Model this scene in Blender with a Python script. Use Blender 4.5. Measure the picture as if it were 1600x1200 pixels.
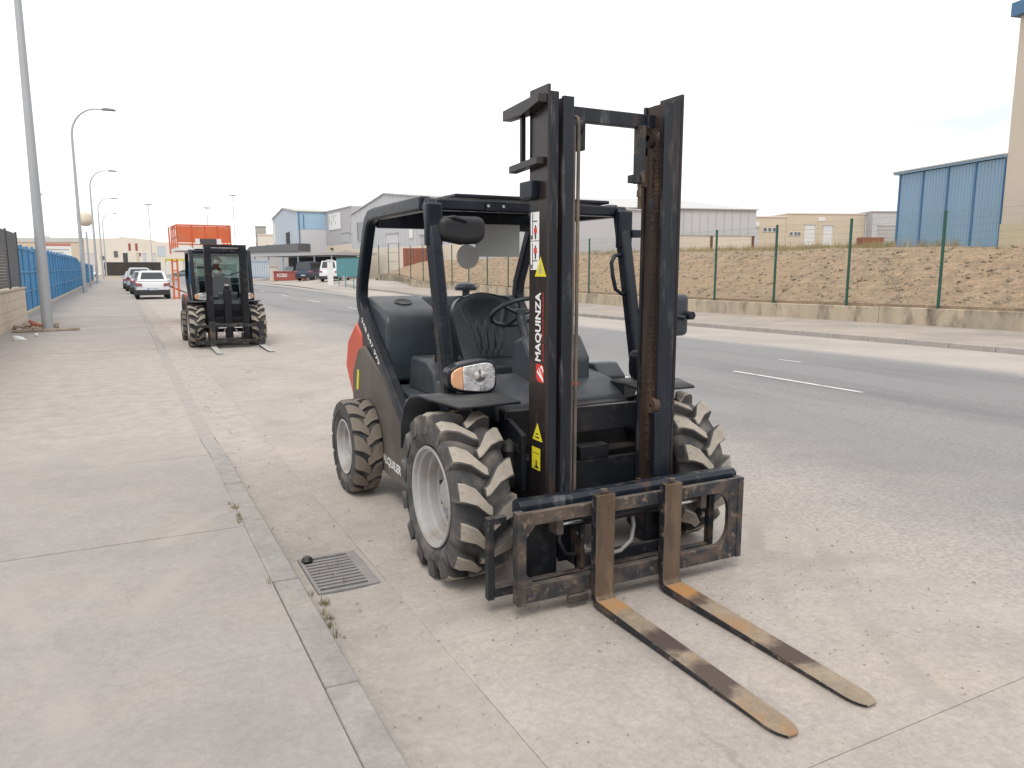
import bpy, bmesh, math, random
from mathutils import Vector, Matrix, noise
random.seed(7)
R = math.radians
scene = bpy.context.scene
for o in list(bpy.data.objects):
    bpy.data.objects.remove(o)
C = bpy.data.collections.new('place'); scene.collection.children.link(C)

# ------------------------------------------------------------------ camera
cd = bpy.data.cameras.new('camera'); cam = bpy.data.objects.new('camera', cd); C.objects.link(cam)
cd.sensor_width = 36; cd.lens = 1180 / 1600 * 36; cd.clip_end = 6000; cd.clip_start = .05
cam.location = (0, 0, 1.66)
cam.rotation_euler = (R(90 - 8.673), 0, R(-27.259))
scene.camera = cam
# ------------------------------------------------------------------ sky: bright thin overcast
SUN_EL, SUN_AZ = 58, 215          # azimuth from +Y, clockwise
w = bpy.data.worlds.new('World'); scene.world = w; w.use_nodes = True
nt = w.node_tree; nt.nodes.clear()
def N(t, **k):
    n = nt.nodes.new(t)
    for a, v in k.items(): setattr(n, a, v)
    return n
wo = N('ShaderNodeOutputWorld'); bg = N('ShaderNodeBackground'); bg.inputs[1].default_value = .1
sky = N('ShaderNodeTexSky', sky_type='NISHITA', sun_disc=False); sky.sun_elevation = R(SUN_EL); sky.sun_rotation = R(SUN_AZ)
tc = N('ShaderNodeTexCoord'); mp = N('ShaderNodeMapping'); mp.inputs['Scale'].default_value = (1.6, 1.6, 7); mp.inputs['Location'].default_value = (-.226, 1.782, 1.147)
nz = N('ShaderNodeTexNoise'); nz.inputs['Scale'].default_value = 1.7; nz.inputs['Detail'].default_value = 6; nz.inputs['Roughness'].default_value = .5
cr = N('ShaderNodeValToRGB'); cr.color_ramp.elements[0].position = .27; cr.color_ramp.elements[0].color = (.52, .52, .52, 1); cr.color_ramp.elements[1].position = .40
mx = N('ShaderNodeMix', data_type='RGBA'); mx.inputs[7].default_value = (9.7, 9.7, 9.8, 1)
L = nt.links.new
L(tc.outputs['Generated'], mp.inputs[0]); L(mp.outputs[0], nz.inputs[0]); L(nz.outputs[0], cr.inputs[0]); L(cr.outputs[0], mx.inputs[0])
L(sky.outputs[0], mx.inputs[6]); L(mx.outputs[2], bg.inputs[0]); L(bg.outputs[0], wo.inputs[0])
sd = bpy.data.lights.new('sun', 'SUN'); sd.energy = 1.3; sd.angle = R(24); sd.color = (1, .95, .88)
sun = bpy.data.objects.new('sun', sd); C.objects.link(sun)
dv = Vector((math.sin(R(SUN_AZ)) * math.cos(R(SUN_EL)), math.cos(R(SUN_AZ)) * math.cos(R(SUN_EL)), math.sin(R(SUN_EL))))
sun.rotation_euler = dv.to_track_quat('Z', 'Y').to_euler()
scene.view_settings.view_transform = 'Standard'; scene.view_settings.look = 'None'
scene.view_settings.exposure = .4; scene.view_settings.gamma = 1; scene.view_settings.use_curve_mapping = False

# ------------------------------------------------------------------ materials
M = {}
def mat(name, col, rough=.6, metal=0, var=.2, scale=6, col2=None, f2=(.45, .65), s2=3, dust=None, top=0, bump=0, bscale=40,
        stretch=(1, 1, 1), spec=.5, col3=None, s3=30, f3=(.6, .7), coat=0, world=False, detail=6, speck=0, crack=0, mott=0):
    """base colour varied by noise; col2/col3 = patches (stain, rust, wear); dust settles on upward faces (top)."""
    m = bpy.data.materials.new(name); m.use_nodes = True; t = m.node_tree; b = t.nodes['Principled BSDF']
    def n(ty, **k):
        x = t.nodes.new(ty)
        for a, v in k.items(): setattr(x, a, v)
        return x
    l = t.links.new
    tcn = n('ShaderNodeTexCoord'); mpn = n('ShaderNodeMapping'); mpn.inputs['Scale'].default_value = stretch
    if world:
        gm = n('ShaderNodeNewGeometry'); l(gm.outputs['Position'], mpn.inputs[0])
    else:
        l(tcn.outputs['Object'], mpn.inputs[0])
    def noi(s, d=detail, r=.6):
        x = n('ShaderNodeTexNoise'); x.inputs['Scale'].default_value = s; x.inputs['Detail'].default_value = d; x.inputs['Roughness'].default_value = r
        l(mpn.outputs[0], x.inputs[0]); return x.outputs[0]
    def ramp(src, a, bb):
        x = n('ShaderNodeMapRange'); x.inputs[1].default_value = a; x.inputs[2].default_value = bb; l(src, x.inputs[0]); x.clamp = True; return x.outputs[0]
    def mix(f, a, c):
        x = n('ShaderNodeMix', data_type='RGBA')
        if isinstance(f, float): x.inputs[0].default_value = f
        else: l(f, x.inputs[0])
        for i, v in ((6, a), (7, c)):
            if isinstance(v, tuple): x.inputs[i].default_value = (*v[:3], 1)
            else: l(v, x.inputs[i])
        return x.outputs[2]
    lo = tuple(c * (1 - var) for c in col); hi = tuple(min(1, c * (1 + var)) for c in col)
    out = mix(ramp(noi(scale), .3, .7), lo, hi)
    if col2: out = mix(ramp(noi(s2), *f2), out, col2)
    if col3: out = mix(ramp(noi(s3), *f3), out, col3)
    if speck:
        for sc_, am in ((150, speck), (34, speck * .8)):
            r_ = n('ShaderNodeMapRange'); r_.inputs[1].default_value = .28; r_.inputs[2].default_value = .72; r_.inputs[3].default_value = 1 - am; r_.inputs[4].default_value = 1 + am; l(noi(sc_, 2, .6), r_.inputs[0])
            x = n('ShaderNodeMix', data_type='RGBA', blend_type='MULTIPLY'); x.inputs[0].default_value = 1; l(out, x.inputs[6]); l(r_.outputs[0], x.inputs[7]); out = x.outputs[2]
    if mott:
        for sc_, am, d_ in ((5.5, mott, 14), (17, mott * .7, 8)):
            r_ = n('ShaderNodeMapRange'); r_.inputs[1].default_value = .32; r_.inputs[2].default_value = .68; r_.inputs[3].default_value = 1 - am * 1.15; r_.inputs[4].default_value = 1 + am * .8; l(noi(sc_, d_, .74), r_.inputs[0])
            x = n('ShaderNodeMix', data_type='RGBA', blend_type='MULTIPLY'); x.inputs[0].default_value = 1; l(out, x.inputs[6]); l(r_.outputs[0], x.inputs[7]); out = x.outputs[2]
    if crack:
        nd = n('ShaderNodeTexNoise'); nd.inputs['Scale'].default_value = 2.2; nd.inputs['Detail'].default_value = 5; l(mpn.outputs[0], nd.inputs[0])
        va = n('ShaderNodeVectorMath', operation='SCALE'); va.inputs[3].default_value = .35; l(nd.outputs['Color'], va.inputs[0]); vb = n('ShaderNodeVectorMath', operation='ADD'); l(mpn.outputs[0], vb.inputs[0]); l(va.outputs[0], vb.inputs[1])
        vo = n('ShaderNodeTexVoronoi', feature='DISTANCE_TO_EDGE'); vo.inputs['Scale'].default_value = .55; l(vb.outputs[0], vo.inputs['Vector'])
        c1 = ramp(vo.outputs['Distance'], .006, .0015); c2 = ramp(noi(.45, 2, .5), .50, .60)
        cm = n('ShaderNodeMath', operation='MULTIPLY'); l(c1, cm.inputs[0]); l(c2, cm.inputs[1]); c3 = n('ShaderNodeMath', operation='MULTIPLY'); l(cm.outputs[0], c3.inputs[0]); c3.inputs[1].default_value = crack
        out = mix(c3.outputs[0], out, (.10, .085, .075))
    if dust and top:
        g = n('ShaderNodeNewGeometry'); sp = n('ShaderNodeSeparateXYZ'); l(g.outputs['Normal'], sp.inputs[0])
        mu = n('ShaderNodeMath', operation='MULTIPLY'); l(ramp(sp.outputs[2], .2, 1), mu.inputs[0]); l(ramp(noi(9), .2, .75), mu.inputs[1])
        m2 = n('ShaderNodeMath', operation='MULTIPLY'); l(mu.outputs[0], m2.inputs[0]); m2.inputs[1].default_value = top
        out = mix(m2.outputs[0], out, dust)
    l(out, b.inputs['Base Color'])
    b.inputs['Metallic'].default_value = metal
    b.inputs['Specular IOR Level'].default_value = spec
    if coat: b.inputs['Coat Weight'].default_value = coat; b.inputs['Coat Roughness'].default_value = .08
    rr = n('ShaderNodeMapRange'); rr.inputs[3].default_value = max(.02, rough - .12); rr.inputs[4].default_value = min(1, rough + .15); l(noi(scale * 2), rr.inputs[0]); l(rr.outputs[0], b.inputs['Roughness'])
    if bump:
        bp = n('ShaderNodeBump'); bp.inputs['Strength'].default_value = bump; bp.inputs['Distance'].default_value = .01
        l(noi(bscale, 8, .7), bp.inputs['Height']); l(bp.outputs[0], b.inputs['Normal'])
    M[name] = m
    return m
DUST = (.40, .345, .29)
# ground
mat('walk', (0.312, 0.287, 0.270), .9, var=.09, scale=.9, col2=(0.345, 0.312, 0.282), s2=1.6, f2=(.45, .75), col3=(0.244, 0.222, 0.211), s3=.55, f3=(.54, .78), bump=.35, bscale=60, world=True, speck=.06, mott=.06, crack=.14, detail=10)
mat('kerbstone', (0.292, 0.275, 0.263), .9, var=.14, scale=5, col2=(0.333, 0.303, 0.274), s2=2.5, bump=.4, bscale=70, world=True, speck=.07, mott=.09, detail=9)
mat('lane', (0.372, 0.333, 0.306), .92, var=.10, scale=1.3, col2=(0.415, 0.365, 0.312), s2=.8, f2=(.45, .7), col3=(0.300, 0.272, 0.258), s3=1.7, f3=(.56, .76), bump=.5, bscale=45, world=True, speck=.09, mott=.085, crack=.4, detail=12)
mat('gutter', (0.325, 0.292, 0.270), .92, var=.12, scale=1.5, col2=(0.340, 0.303, 0.259), s2=1.1, f2=(.46, .7), col3=(0.215, 0.189, 0.155), s3=2.2, f3=(.58, .75), bump=.4, bscale=50, world=True, speck=.09, mott=.11, detail=10)
mat('lane2', (0.385, 0.348, 0.318), .92, var=.08, scale=.7, col2=(0.333, 0.303, 0.274), s2=.4, bump=.3, bscale=30, world=True)
mat('walk2', (.345, .295, .25), .92, var=.12, scale=.8, col2=(0.252, 0.229, 0.207), s2=.5, col3=(0.370, 0.318, 0.259), s3=1.2, f3=(.58, .7), bump=.3, bscale=30, world=True)
mat('earth', (.33, .27, .20), .95, var=.2, scale=.2, world=True)
mat('soil', (.315, .218, .138), .95, var=.35, scale=2.6, col2=(.34, .235, .145), s2=.3, f2=(.46, .62), col3=(.215, .168, .122), s3=9, f3=(.48, .62), bump=1, bscale=9, world=True, detail=12, speck=.22)
mat('stone', (.32, .25, .18), .95, var=.4, scale=3.5, col2=(.20, .15, .105), s2=5, f2=(.5, .62), col3=(.34, .29, .235), s3=7, f3=(.6, .68), bump=.4, bscale=20, world=True)
mat('drygrass', (0.306, 0.246, 0.128), .9, var=.35, scale=2, world=True)
mat('weed', (.22, .195, .10), .9, var=.35, scale=9, world=True)
mat('pebble', (.27, .24, .22), .95, var=.4, scale=9, world=True)
mat('paint', (.62, .61, .58), .8, var=.08, scale=3, col2=(.27, .262, .255), s2=5, f2=(.58, .72), world=True)
mat('cream_wall', (.50, .43, .33), .9, var=.08, scale=.7, bump=.2, bscale=20, col2=(.42, .36, .28), s2=1.2)
mat('castiron', (.23, .225, .23), .75, metal=.3, var=.2, scale=12, dust=DUST, top=.4)
# vehicle and machine finishes
BL = (.010, .0115, .015)
mat('black_paint', BL, .36, var=.3, scale=4, dust=(.2, .175, .155), top=.15, col2=(.05, .046, .044), s2=7, f2=(.55, .78), spec=.24, bump=.04, bscale=30)
mat('cab_black', (.009, .013, .021), .28, var=.3, scale=3, dust=(.22, .2, .18), top=.22, spec=.25, col2=(.03, .032, .036), s2=9, f2=(.56, .75))
mat('plastic', (.037, .048, .059), .42, var=.22, scale=4, dust=(.20, .19, .18), top=.28, spec=.4, col2=(.05, .052, .055), s2=5, f2=(.5, .75), bump=.05, bscale=200)
mat('fender', (.022, .026, .031), .5, var=.25, scale=5, dust=(.25, .225, .2), top=.35, spec=.35)
mat('seat', (.020, .027, .033), .38, var=.15, scale=6, bump=.04, bscale=150)
mat('chassis_dirty', (.095, .083, .075), .62, var=.15, scale=3, col2=(.14, .118, .1), s2=2, f2=(.45, .7), dust=DUST, top=.3)
mat('mast_side', (.015, .0125, .0135), .24, var=.25, scale=3, col2=(.036, .027, .024), s2=3.5, f2=(.5, .75), col3=(.06, .055, .055), s3=22, f3=(.62, .74), stretch=(1, 1, .2), spec=.35)
mat('mast_worn', (.010, .0135, .021), .34, var=.4, scale=9, col2=(.09, .092, .098), s2=16, f2=(.56, .70), col3=(.07, .043, .03), s3=6, f3=(.58, .70), stretch=(1, 1, .18), spec=.35)
mat('rust', (.07, .042, .03), .62, var=.3, scale=8, col2=(.03, .022, .02), s2=5, f2=(.45, .62), col3=(.14, .085, .05), s3=14, f3=(.6, .75), stretch=(1, 1, .25), metal=.2)
mat('frame_worn', (.014, .016, .021), .45, var=.4, scale=8, col2=(.09, .058, .042), s2=8, f2=(.52, .64), col3=(.17, .14, .115), s3=24, f3=(.59, .72), dust=DUST, top=.3, bump=.2, bscale=60, spec=.4)
mat('frame_rust', (.072, .052, .042), .6, var=.4, scale=9, col2=(.018, .02, .025), s2=7, f2=(.44, .56), col3=(.19, .14, .105), s3=22, f3=(.58, .72), dust=DUST, top=.25, bump=.25, bscale=60)
mat('shank', (.135, .094, .064), .42, metal=.55, var=.3, scale=5, col2=(.075, .055, .043), s2=4.5, f2=(.48, .66), col3=(.24, .165, .095), s3=11, f3=(.56, .74), stretch=(1.6, 1, .45), bump=.08, bscale=60)
mat('blade', (.33, .25, .155), .7, var=.22, scale=8, col2=(.36, .20, .085), s2=3.3, f2=(.52, .68), col3=(.06, .04, .034), s3=2.6, f3=(.535, .60), metal=.1, bump=.15, bscale=60, speck=.12)
mat('hose_grey', (.2, .195, .19), .6, var=.2, scale=12)
mat('hose', (.14, .11, .085), .7, var=.3, scale=20, col2=(.06, .055, .05), s2=5)
mat('rubber', (.043, .043, .046), .8, var=.25, scale=8, col2=(.155, .14, .125), s2=6, f2=(.44, .70), bump=.2, bscale=40)
mat('lug', (.325, .288, .243), .88, var=.25, scale=7, col2=(.085, .08, .076), s2=7, f2=(.54, .68), bump=.3, bscale=45)
mat('lug_flank', (.062, .059, .058), .82, var=.3, scale=8, col2=(.18, .16, .137), s2=6, f2=(.53, .70), bump=.25, bscale=45)
mat('tread_floor', (.16, .145, .125), .88, var=.3, scale=7, col2=(.06, .06, .062), s2=7, f2=(.46, .6), bump=.3, bscale=30)
mat('lug_brown', (.185, .155, .13), .88, var=.2, scale=9, col2=(.1, .088, .08), s2=9, f2=(.5, .7), bump=.25, bscale=45)
mat('rim', (.36, .36, .36), .5, var=.08, scale=6, col2=(.27, .235, .2), s2=6, f2=(.47, .72))
mat('red_paint', (.52, .09, .055), .45, var=.1, scale=3, dust=DUST, top=.3)
mat('orange', (.60, .125, .04), .5, var=.1, scale=3, col2=(.5, .16, .08), s2=2)
mat('chrome', (.6, .6, .6), .2, metal=.9, var=.05)
mat('lens', (.78, .79, .80), .10, metal=.75, var=.2, scale=14, col2=(.30, .31, .33), s2=11, f2=(.52, .62), bump=1, bscale=16, coat=1)
mat('visor', (.018, .018, .021), .5, var=.25, scale=5, spec=.4, dust=(.2, .18, .17), top=.3)
mat('amber', (.72, .40, .22), .2, var=.12, scale=20, coat=1)
mat('white_print', (.78, .78, .78), .6, var=.02)
mat('red_print', (.62, .035, .03), .6, var=.05)
mat('yellow_print', (.66, .58, .02), .6, var=.05)
mat('black_print', (.02, .02, .02), .6, var=.05)
mat('red_small', (.7, .03, .03), .4)
mat('oilblack', (.007, .0075, .009), .5, var=.3, dust=DUST, top=.15)
mat('plate_grey', (.40, .43, .42), .45, var=.08)  # lightened base colour stands in for light coming through the rear plate
mat('mirror_grey', (.36, .36, .35), .4, var=.1)
# cars
for nme, c in (('car_white', (.72, .73, .75)), ('car_silver', (.42, .45, .48)), ('car_grey', (.12, .15, .18)), ('car_blue', (.02, .03, .07))):
    mat(nme, c, .28, var=.03, coat=.8)
mat('car_glass', (.015, .02, .024), .08, var=.1, coat=1)
mat('car_black', (.03, .031, .034), .55)
mat('tail_red', (.22, .02, .035), .2, coat=1)
mat('plate_white', (.45, .49, .53), .4)
mat('plate_blue', (.05, .12, .5), .4)
mat('tyre', (.02, .02, .021), .8)
mat('alloy', (.35, .35, .36), .35, metal=.6)
# street and buildings
mat('galv', (.40, .42, .44), .55, metal=.35, var=.08, scale=2, stretch=(1, 1, .2))
mat('lamp_head', (.22, .225, .23), .5)
mat('blue_fence', (.035, .205, .42), .55, var=.12, scale=.8, col2=(.06, .25, .46), s2=.6)
mat('slat', (.055, .058, .064), .55, var=.15, scale=4)
mat('block', (.55, .475, .375), .88, var=.07, scale=2, bump=.25, bscale=30)
mat('post_green', (.012, .085, .06), .5, var=.1)
mat('wire', (.06, .15, .12), .5, var=.1)
mat('retaining', (.46, .39, .29), .9, var=.12, scale=.9, col2=(0.289, 0.255, 0.200), s2=1.3, f2=(.47, .68), col3=(0.145, 0.123, 0.098), s3=1.5, f3=(.54, .68), stretch=(1, 1, .4), world=True, bump=.2, bscale=15)
mat('shed_blue', (0.230, 0.356, 0.483), .55, var=.07, scale=.5, stretch=(1, 1, .1))  # haze is put into the wall and cladding colours here by paling them
mat('shed_trim', (.06, .16, .30), .5, var=.08)
mat('beige_wall', (0.565, 0.502, 0.424), .85, var=.05, scale=.4)
mat('beige_plinth', (.53, .465, .33), .85, var=.06, scale=.5)
mat('tan_wall', (0.552, 0.474, 0.372), .88, var=.05, scale=.3)
mat('cream', (0.639, 0.561, 0.464), .88, var=.05, scale=.3)
mat('pale_cream', (0.663, 0.615, 0.547), .88, var=.05, scale=.3)
mat('clad_grey', (0.476, 0.481, 0.496), .6, var=.04, scale=.3)
mat('clad_grey2', (0.410, 0.402, 0.405), .6, var=.04, scale=.3)
mat('clad_blue', (0.460, 0.518, 0.577), .6, var=.04, scale=.3)
mat('band_blue', (.33, .47, .60), .6, var=.04, scale=.3)
mat('clad_pale', (0.541, 0.541, 0.560), .6, var=.04, scale=.3)
mat('roof_pale', (.50, .50, .49), .6, var=.04, scale=.3)
mat('roof_cream', (.55, .51, .42), .6, var=.04)
mat('brown_post', (.13, .05, .03), .7, var=.1)
mat('door_grey', (.42, .43, .45), .6, var=.05)
mat('door_white', (.66, .66, .66), .6, var=.04)
mat('winglass', (.06, .075, .09), .15, var=.2, coat=1)
mat('dark_open', (.03, .035, .04), .8)
mat('concrete', (.36, .36, .35), .9, var=.1, scale=.4)
mat('teal', (.075, .24, .265), .6, var=.06, scale=1)
mat('brick_red', (.30, .075, .055), .8, var=.12)
mat('rusty_box', (.26, .10, .065), .8, var=.15)
mat('dark_mesh', (.05, .05, .055), .8, var=.2)
mat('hedge', (.045, .04, .035), .9, var=.3, scale=1)
mat('gate_blue', (.36, .46, .55), .6)
mat('white_wall', (.72, .72, .72), .8, var=.04)
mat('tank', (.62, .56, .45), .6, var=.05)
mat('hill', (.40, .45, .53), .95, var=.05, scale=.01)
mat('rubble', (.36, .29, .22), .95, var=.3, scale=8)
mat('clay', (.36, .12, .07), .9, var=.2, scale=8)
mat('yellow_awning', (.55, .5, .08), .7)
def glassmat():
    m = bpy.data.materials.new('cab_glass'); m.use_nodes = True; t = m.node_tree; t.nodes.clear()
    o = t.nodes.new('ShaderNodeOutputMaterial'); mx_ = t.nodes.new('ShaderNodeMixShader'); tr = t.nodes.new('ShaderNodeBsdfTransparent'); gl = t.nodes.new('ShaderNodeBsdfGlossy'); fr = t.nodes.new('ShaderNodeFresnel')
    tr.inputs[0].default_value = (.66, .74, .74, 1); gl.inputs['Roughness'].default_value = .03; fr.inputs[0].default_value = 1.6
    t.links.new(fr.outputs[0], mx_.inputs[0]); t.links.new(tr.outputs[0], mx_.inputs[1]); t.links.new(gl.outputs[0], mx_.inputs[2]); t.links.new(mx_.outputs[0], o.inputs[0]); M['cab_glass'] = m
glassmat()
def blade_stain(name, bands):
    m = mat(name, (.265, .21, .15), .7, var=.22, scale=8, col2=(.29, .18, .095), s2=3.0, f2=(.53, .68), metal=.1, bump=.15, bscale=60, speck=.12)
    t = m.node_tree; b = t.nodes['Principled BSDF']; src = b.inputs['Base Color'].links[0].from_socket; l = t.links.new
    def n(ty, **k):
        x = t.nodes.new(ty)
        for a, v in k.items(): setattr(x, a, v)
        return x
    tcn = n('ShaderNodeTexCoord'); sp = n('ShaderNodeSeparateXYZ'); l(tcn.outputs['Object'], sp.inputs[0])
    nz_ = n('ShaderNodeTexNoise'); nz_.inputs['Scale'].default_value = 9; nz_.inputs['Detail'].default_value = 8; nz_.inputs['Roughness'].default_value = .65; l(tcn.outputs['Object'], nz_.inputs[0])
    for (c, wd, col) in bands:      # oil-dark or rusty patches left by the loads carried
        a = n('ShaderNodeMath', operation='SUBTRACT'); l(sp.outputs[1], a.inputs[0]); a.inputs[1].default_value = c
        d = n('ShaderNodeMath', operation='ABSOLUTE'); l(a.outputs[0], d.inputs[0])
        e = n('ShaderNodeMath', operation='MULTIPLY_ADD'); l(nz_.outputs[0], e.inputs[0]); e.inputs[1].default_value = -.26; l(d.outputs[0], e.inputs[2])
        r = n('ShaderNodeMapRange'); r.inputs[1].default_value = wd - .115 + .035; r.inputs[2].default_value = wd - .115 - .035; l(e.outputs[0], r.inputs[0])
        x = n('ShaderNodeMix', data_type='RGBA'); l(r.outputs[0], x.inputs[0]); l(src, x.inputs[6]); x.inputs[7].default_value = (*col, 1); src = x.outputs[2]
    l(src, b.inputs['Base Color'])
blade_stain('blade_a', [(-.86, .05, (.36, .20, .075)), (-1.24, .085, (.07, .048, .042)), (-1.56, .10, (.085, .06, .05))])
blade_stain('blade_b', [(-.88, .07, (.37, .19, .07)), (-.98, .02, (.09, .06, .045)), (-1.55, .085, (.075, .05, .042))])
def wall_stains():
    m = M['retaining']; t = m.node_tree; b = t.nodes['Principled BSDF']; src = b.inputs['Base Color'].links[0].from_socket; l = t.links.new
    def n(ty, **k):
        x = t.nodes.new(ty)
        for a, v in k.items(): setattr(x, a, v)
        return x
    g = n('ShaderNodeNewGeometry'); sp = n('ShaderNodeSeparateXYZ'); l(g.outputs['Position'], sp.inputs[0])
    mp_ = n('ShaderNodeMapping'); mp_.inputs['Scale'].default_value = (1, 1, .12); l(g.outputs['Position'], mp_.inputs[0])
    nz_ = n('ShaderNodeTexNoise'); nz_.inputs['Scale'].default_value = 2.6; nz_.inputs['Detail'].default_value = 7; nz_.inputs['Roughness'].default_value = .65; l(mp_.outputs[0], nz_.inputs[0])
    h = n('ShaderNodeMapRange'); h.inputs[1].default_value = .12; h.inputs[2].default_value = .62; h.inputs[3].default_value = -.16; h.inputs[4].default_value = .13; l(sp.outputs[2], h.inputs[0])
    a = n('ShaderNodeMath', operation='ADD'); l(h.outputs[0], a.inputs[0]); l(nz_.outputs[0], a.inputs[1])
    r = n('ShaderNodeMapRange'); r.inputs[1].default_value = .55; r.inputs[2].default_value = .72; r.inputs[4].default_value = .85; l(a.outputs[0], r.inputs[0])
    x = n('ShaderNodeMix', data_type='RGBA'); l(r.outputs[0], x.inputs[0]); l(src, x.inputs[6]); x.inputs[7].default_value = (.13, .105, .08, 1); l(x.outputs[2], b.inputs['Base Color'])
wall_stains()
def driveway_dust():
    # pale dust carried out of the gateway lies over pavement, kerb and gutter where vehicles cross
    for nm in ('walk', 'gutter', 'kerbstone'):
        m = M[nm]; t = m.node_tree; b = t.nodes['Principled BSDF']; src = b.inputs['Base Color'].links[0].from_socket; l = t.links.new
        def n(ty, **k):
            x = t.nodes.new(ty)
            for a, v in k.items(): setattr(x, a, v)
            return x
        g = n('ShaderNodeNewGeometry'); sp = n('ShaderNodeSeparateXYZ'); l(g.outputs['Position'], sp.inputs[0])
        nz_ = n('ShaderNodeTexNoise'); nz_.inputs['Scale'].default_value = 1.1; nz_.inputs['Detail'].default_value = 10; nz_.inputs['Roughness'].default_value = .65; l(g.outputs['Position'], nz_.inputs[0])
        r1 = n('ShaderNodeMapRange'); r1.inputs[1].default_value = 6.2; r1.inputs[2].default_value = 8.4; l(sp.outputs[1], r1.inputs[0])
        r2 = n('ShaderNodeMapRange'); r2.inputs[1].default_value = 22; r2.inputs[2].default_value = 15; l(sp.outputs[1], r2.inputs[0])
        mn = n('ShaderNodeMath', operation='MINIMUM'); l(r1.outputs[0], mn.inputs[0]); l(r2.outputs[0], mn.inputs[1])
        ad = n('ShaderNodeMath', operation='ADD'); l(mn.outputs[0], ad.inputs[0]); l(nz_.outputs[0], ad.inputs[1])
        r3 = n('ShaderNodeMapRange'); r3.inputs[1].default_value = .36 if nm == 'gutter' else .62; r3.inputs[2].default_value = .95 if nm == 'gutter' else 1.5; r3.inputs[4].default_value = .6 if nm == 'kerbstone' else .92; l(ad.outputs[0], r3.inputs[0])
        x = n('ShaderNodeMix', data_type='RGBA'); l(r3.outputs[0], x.inputs[0]); l(src, x.inputs[6])
        nd = n('ShaderNodeTexNoise'); nd.inputs['Scale'].default_value = 4.5; nd.inputs['Detail'].default_value = 14; nd.inputs['Roughness'].default_value = .76; l(g.outputs['Position'], nd.inputs[0])
        rd = n('ShaderNodeMapRange'); rd.inputs[1].default_value = .34; rd.inputs[2].default_value = .66; l(nd.outputs[0], rd.inputs[0])
        xd = n('ShaderNodeMix', data_type='RGBA'); l(rd.outputs[0], xd.inputs[0]); xd.inputs[6].default_value = (.325, .291, .270, 1); xd.inputs[7].default_value = (.455, .408, .372, 1); l(xd.outputs[2], x.inputs[7])
        l(x.outputs[2], b.inputs['Base Color'])
driveway_dust()
def tyre_marks():
    # pale curved scrub marks left by tyres turning on the pavement and the lane
    for nm, arcs, colr in (('walk', [(4.2, 1.9, 4.62, .10), (4.2, 1.9, 4.95, .07), (-6.5, 2.0, 6.3, .09)], (.36, .33, .305)), ('lane', [(8.5, -1.5, 6.6, .09), (8.5, -1.5, 7.0, .07), (-3.0, 9.0, 6.6, .1), (1.0, -6.0, 9.2, .12)], (.27, .243, .222))):
        m = M[nm]; t = m.node_tree; b = t.nodes['Principled BSDF']; l = t.links.new
        def n(ty, **k):
            x = t.nodes.new(ty)
            for a, v in k.items(): setattr(x, a, v)
            return x
        g = n('ShaderNodeNewGeometry'); nz_ = n('ShaderNodeTexNoise'); nz_.inputs['Scale'].default_value = 1.6; nz_.inputs['Detail'].default_value = 8; l(g.outputs['Position'], nz_.inputs[0])
        src = b.inputs['Base Color'].links[0].from_socket
        for (cx, cy, rad, wd) in arcs:
            d = n('ShaderNodeVectorMath', operation='DISTANCE'); l(g.outputs['Position'], d.inputs[0]); d.inputs[1].default_value = (cx, cy, 0)
            a = n('ShaderNodeMath', operation='SUBTRACT'); l(d.outputs['Value'], a.inputs[0]); a.inputs[1].default_value = rad
            e = n('ShaderNodeMath', operation='ABSOLUTE'); l(a.outputs[0], e.inputs[0])
            r = n('ShaderNodeMapRange'); r.inputs[1].default_value = wd; r.inputs[2].default_value = wd * .4; l(e.outputs[0], r.inputs[0])
            r2 = n('ShaderNodeMapRange'); r2.inputs[1].default_value = .42; r2.inputs[2].default_value = .68; r2.inputs[4].default_value = .7; l(nz_.outputs[0], r2.inputs[0])
            mu = n('ShaderNodeMath', operation='MULTIPLY'); l(r.outputs[0], mu.inputs[0]); l(r2.outputs[0], mu.inputs[1])
            x = n('ShaderNodeMix', data_type='RGBA'); l(mu.outputs[0], x.inputs[0]); l(src, x.inputs[6]); x.inputs[7].default_value = (*colr, 1); src = x.outputs[2]
        l(src, b.inputs['Base Color'])
tyre_marks()
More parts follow.
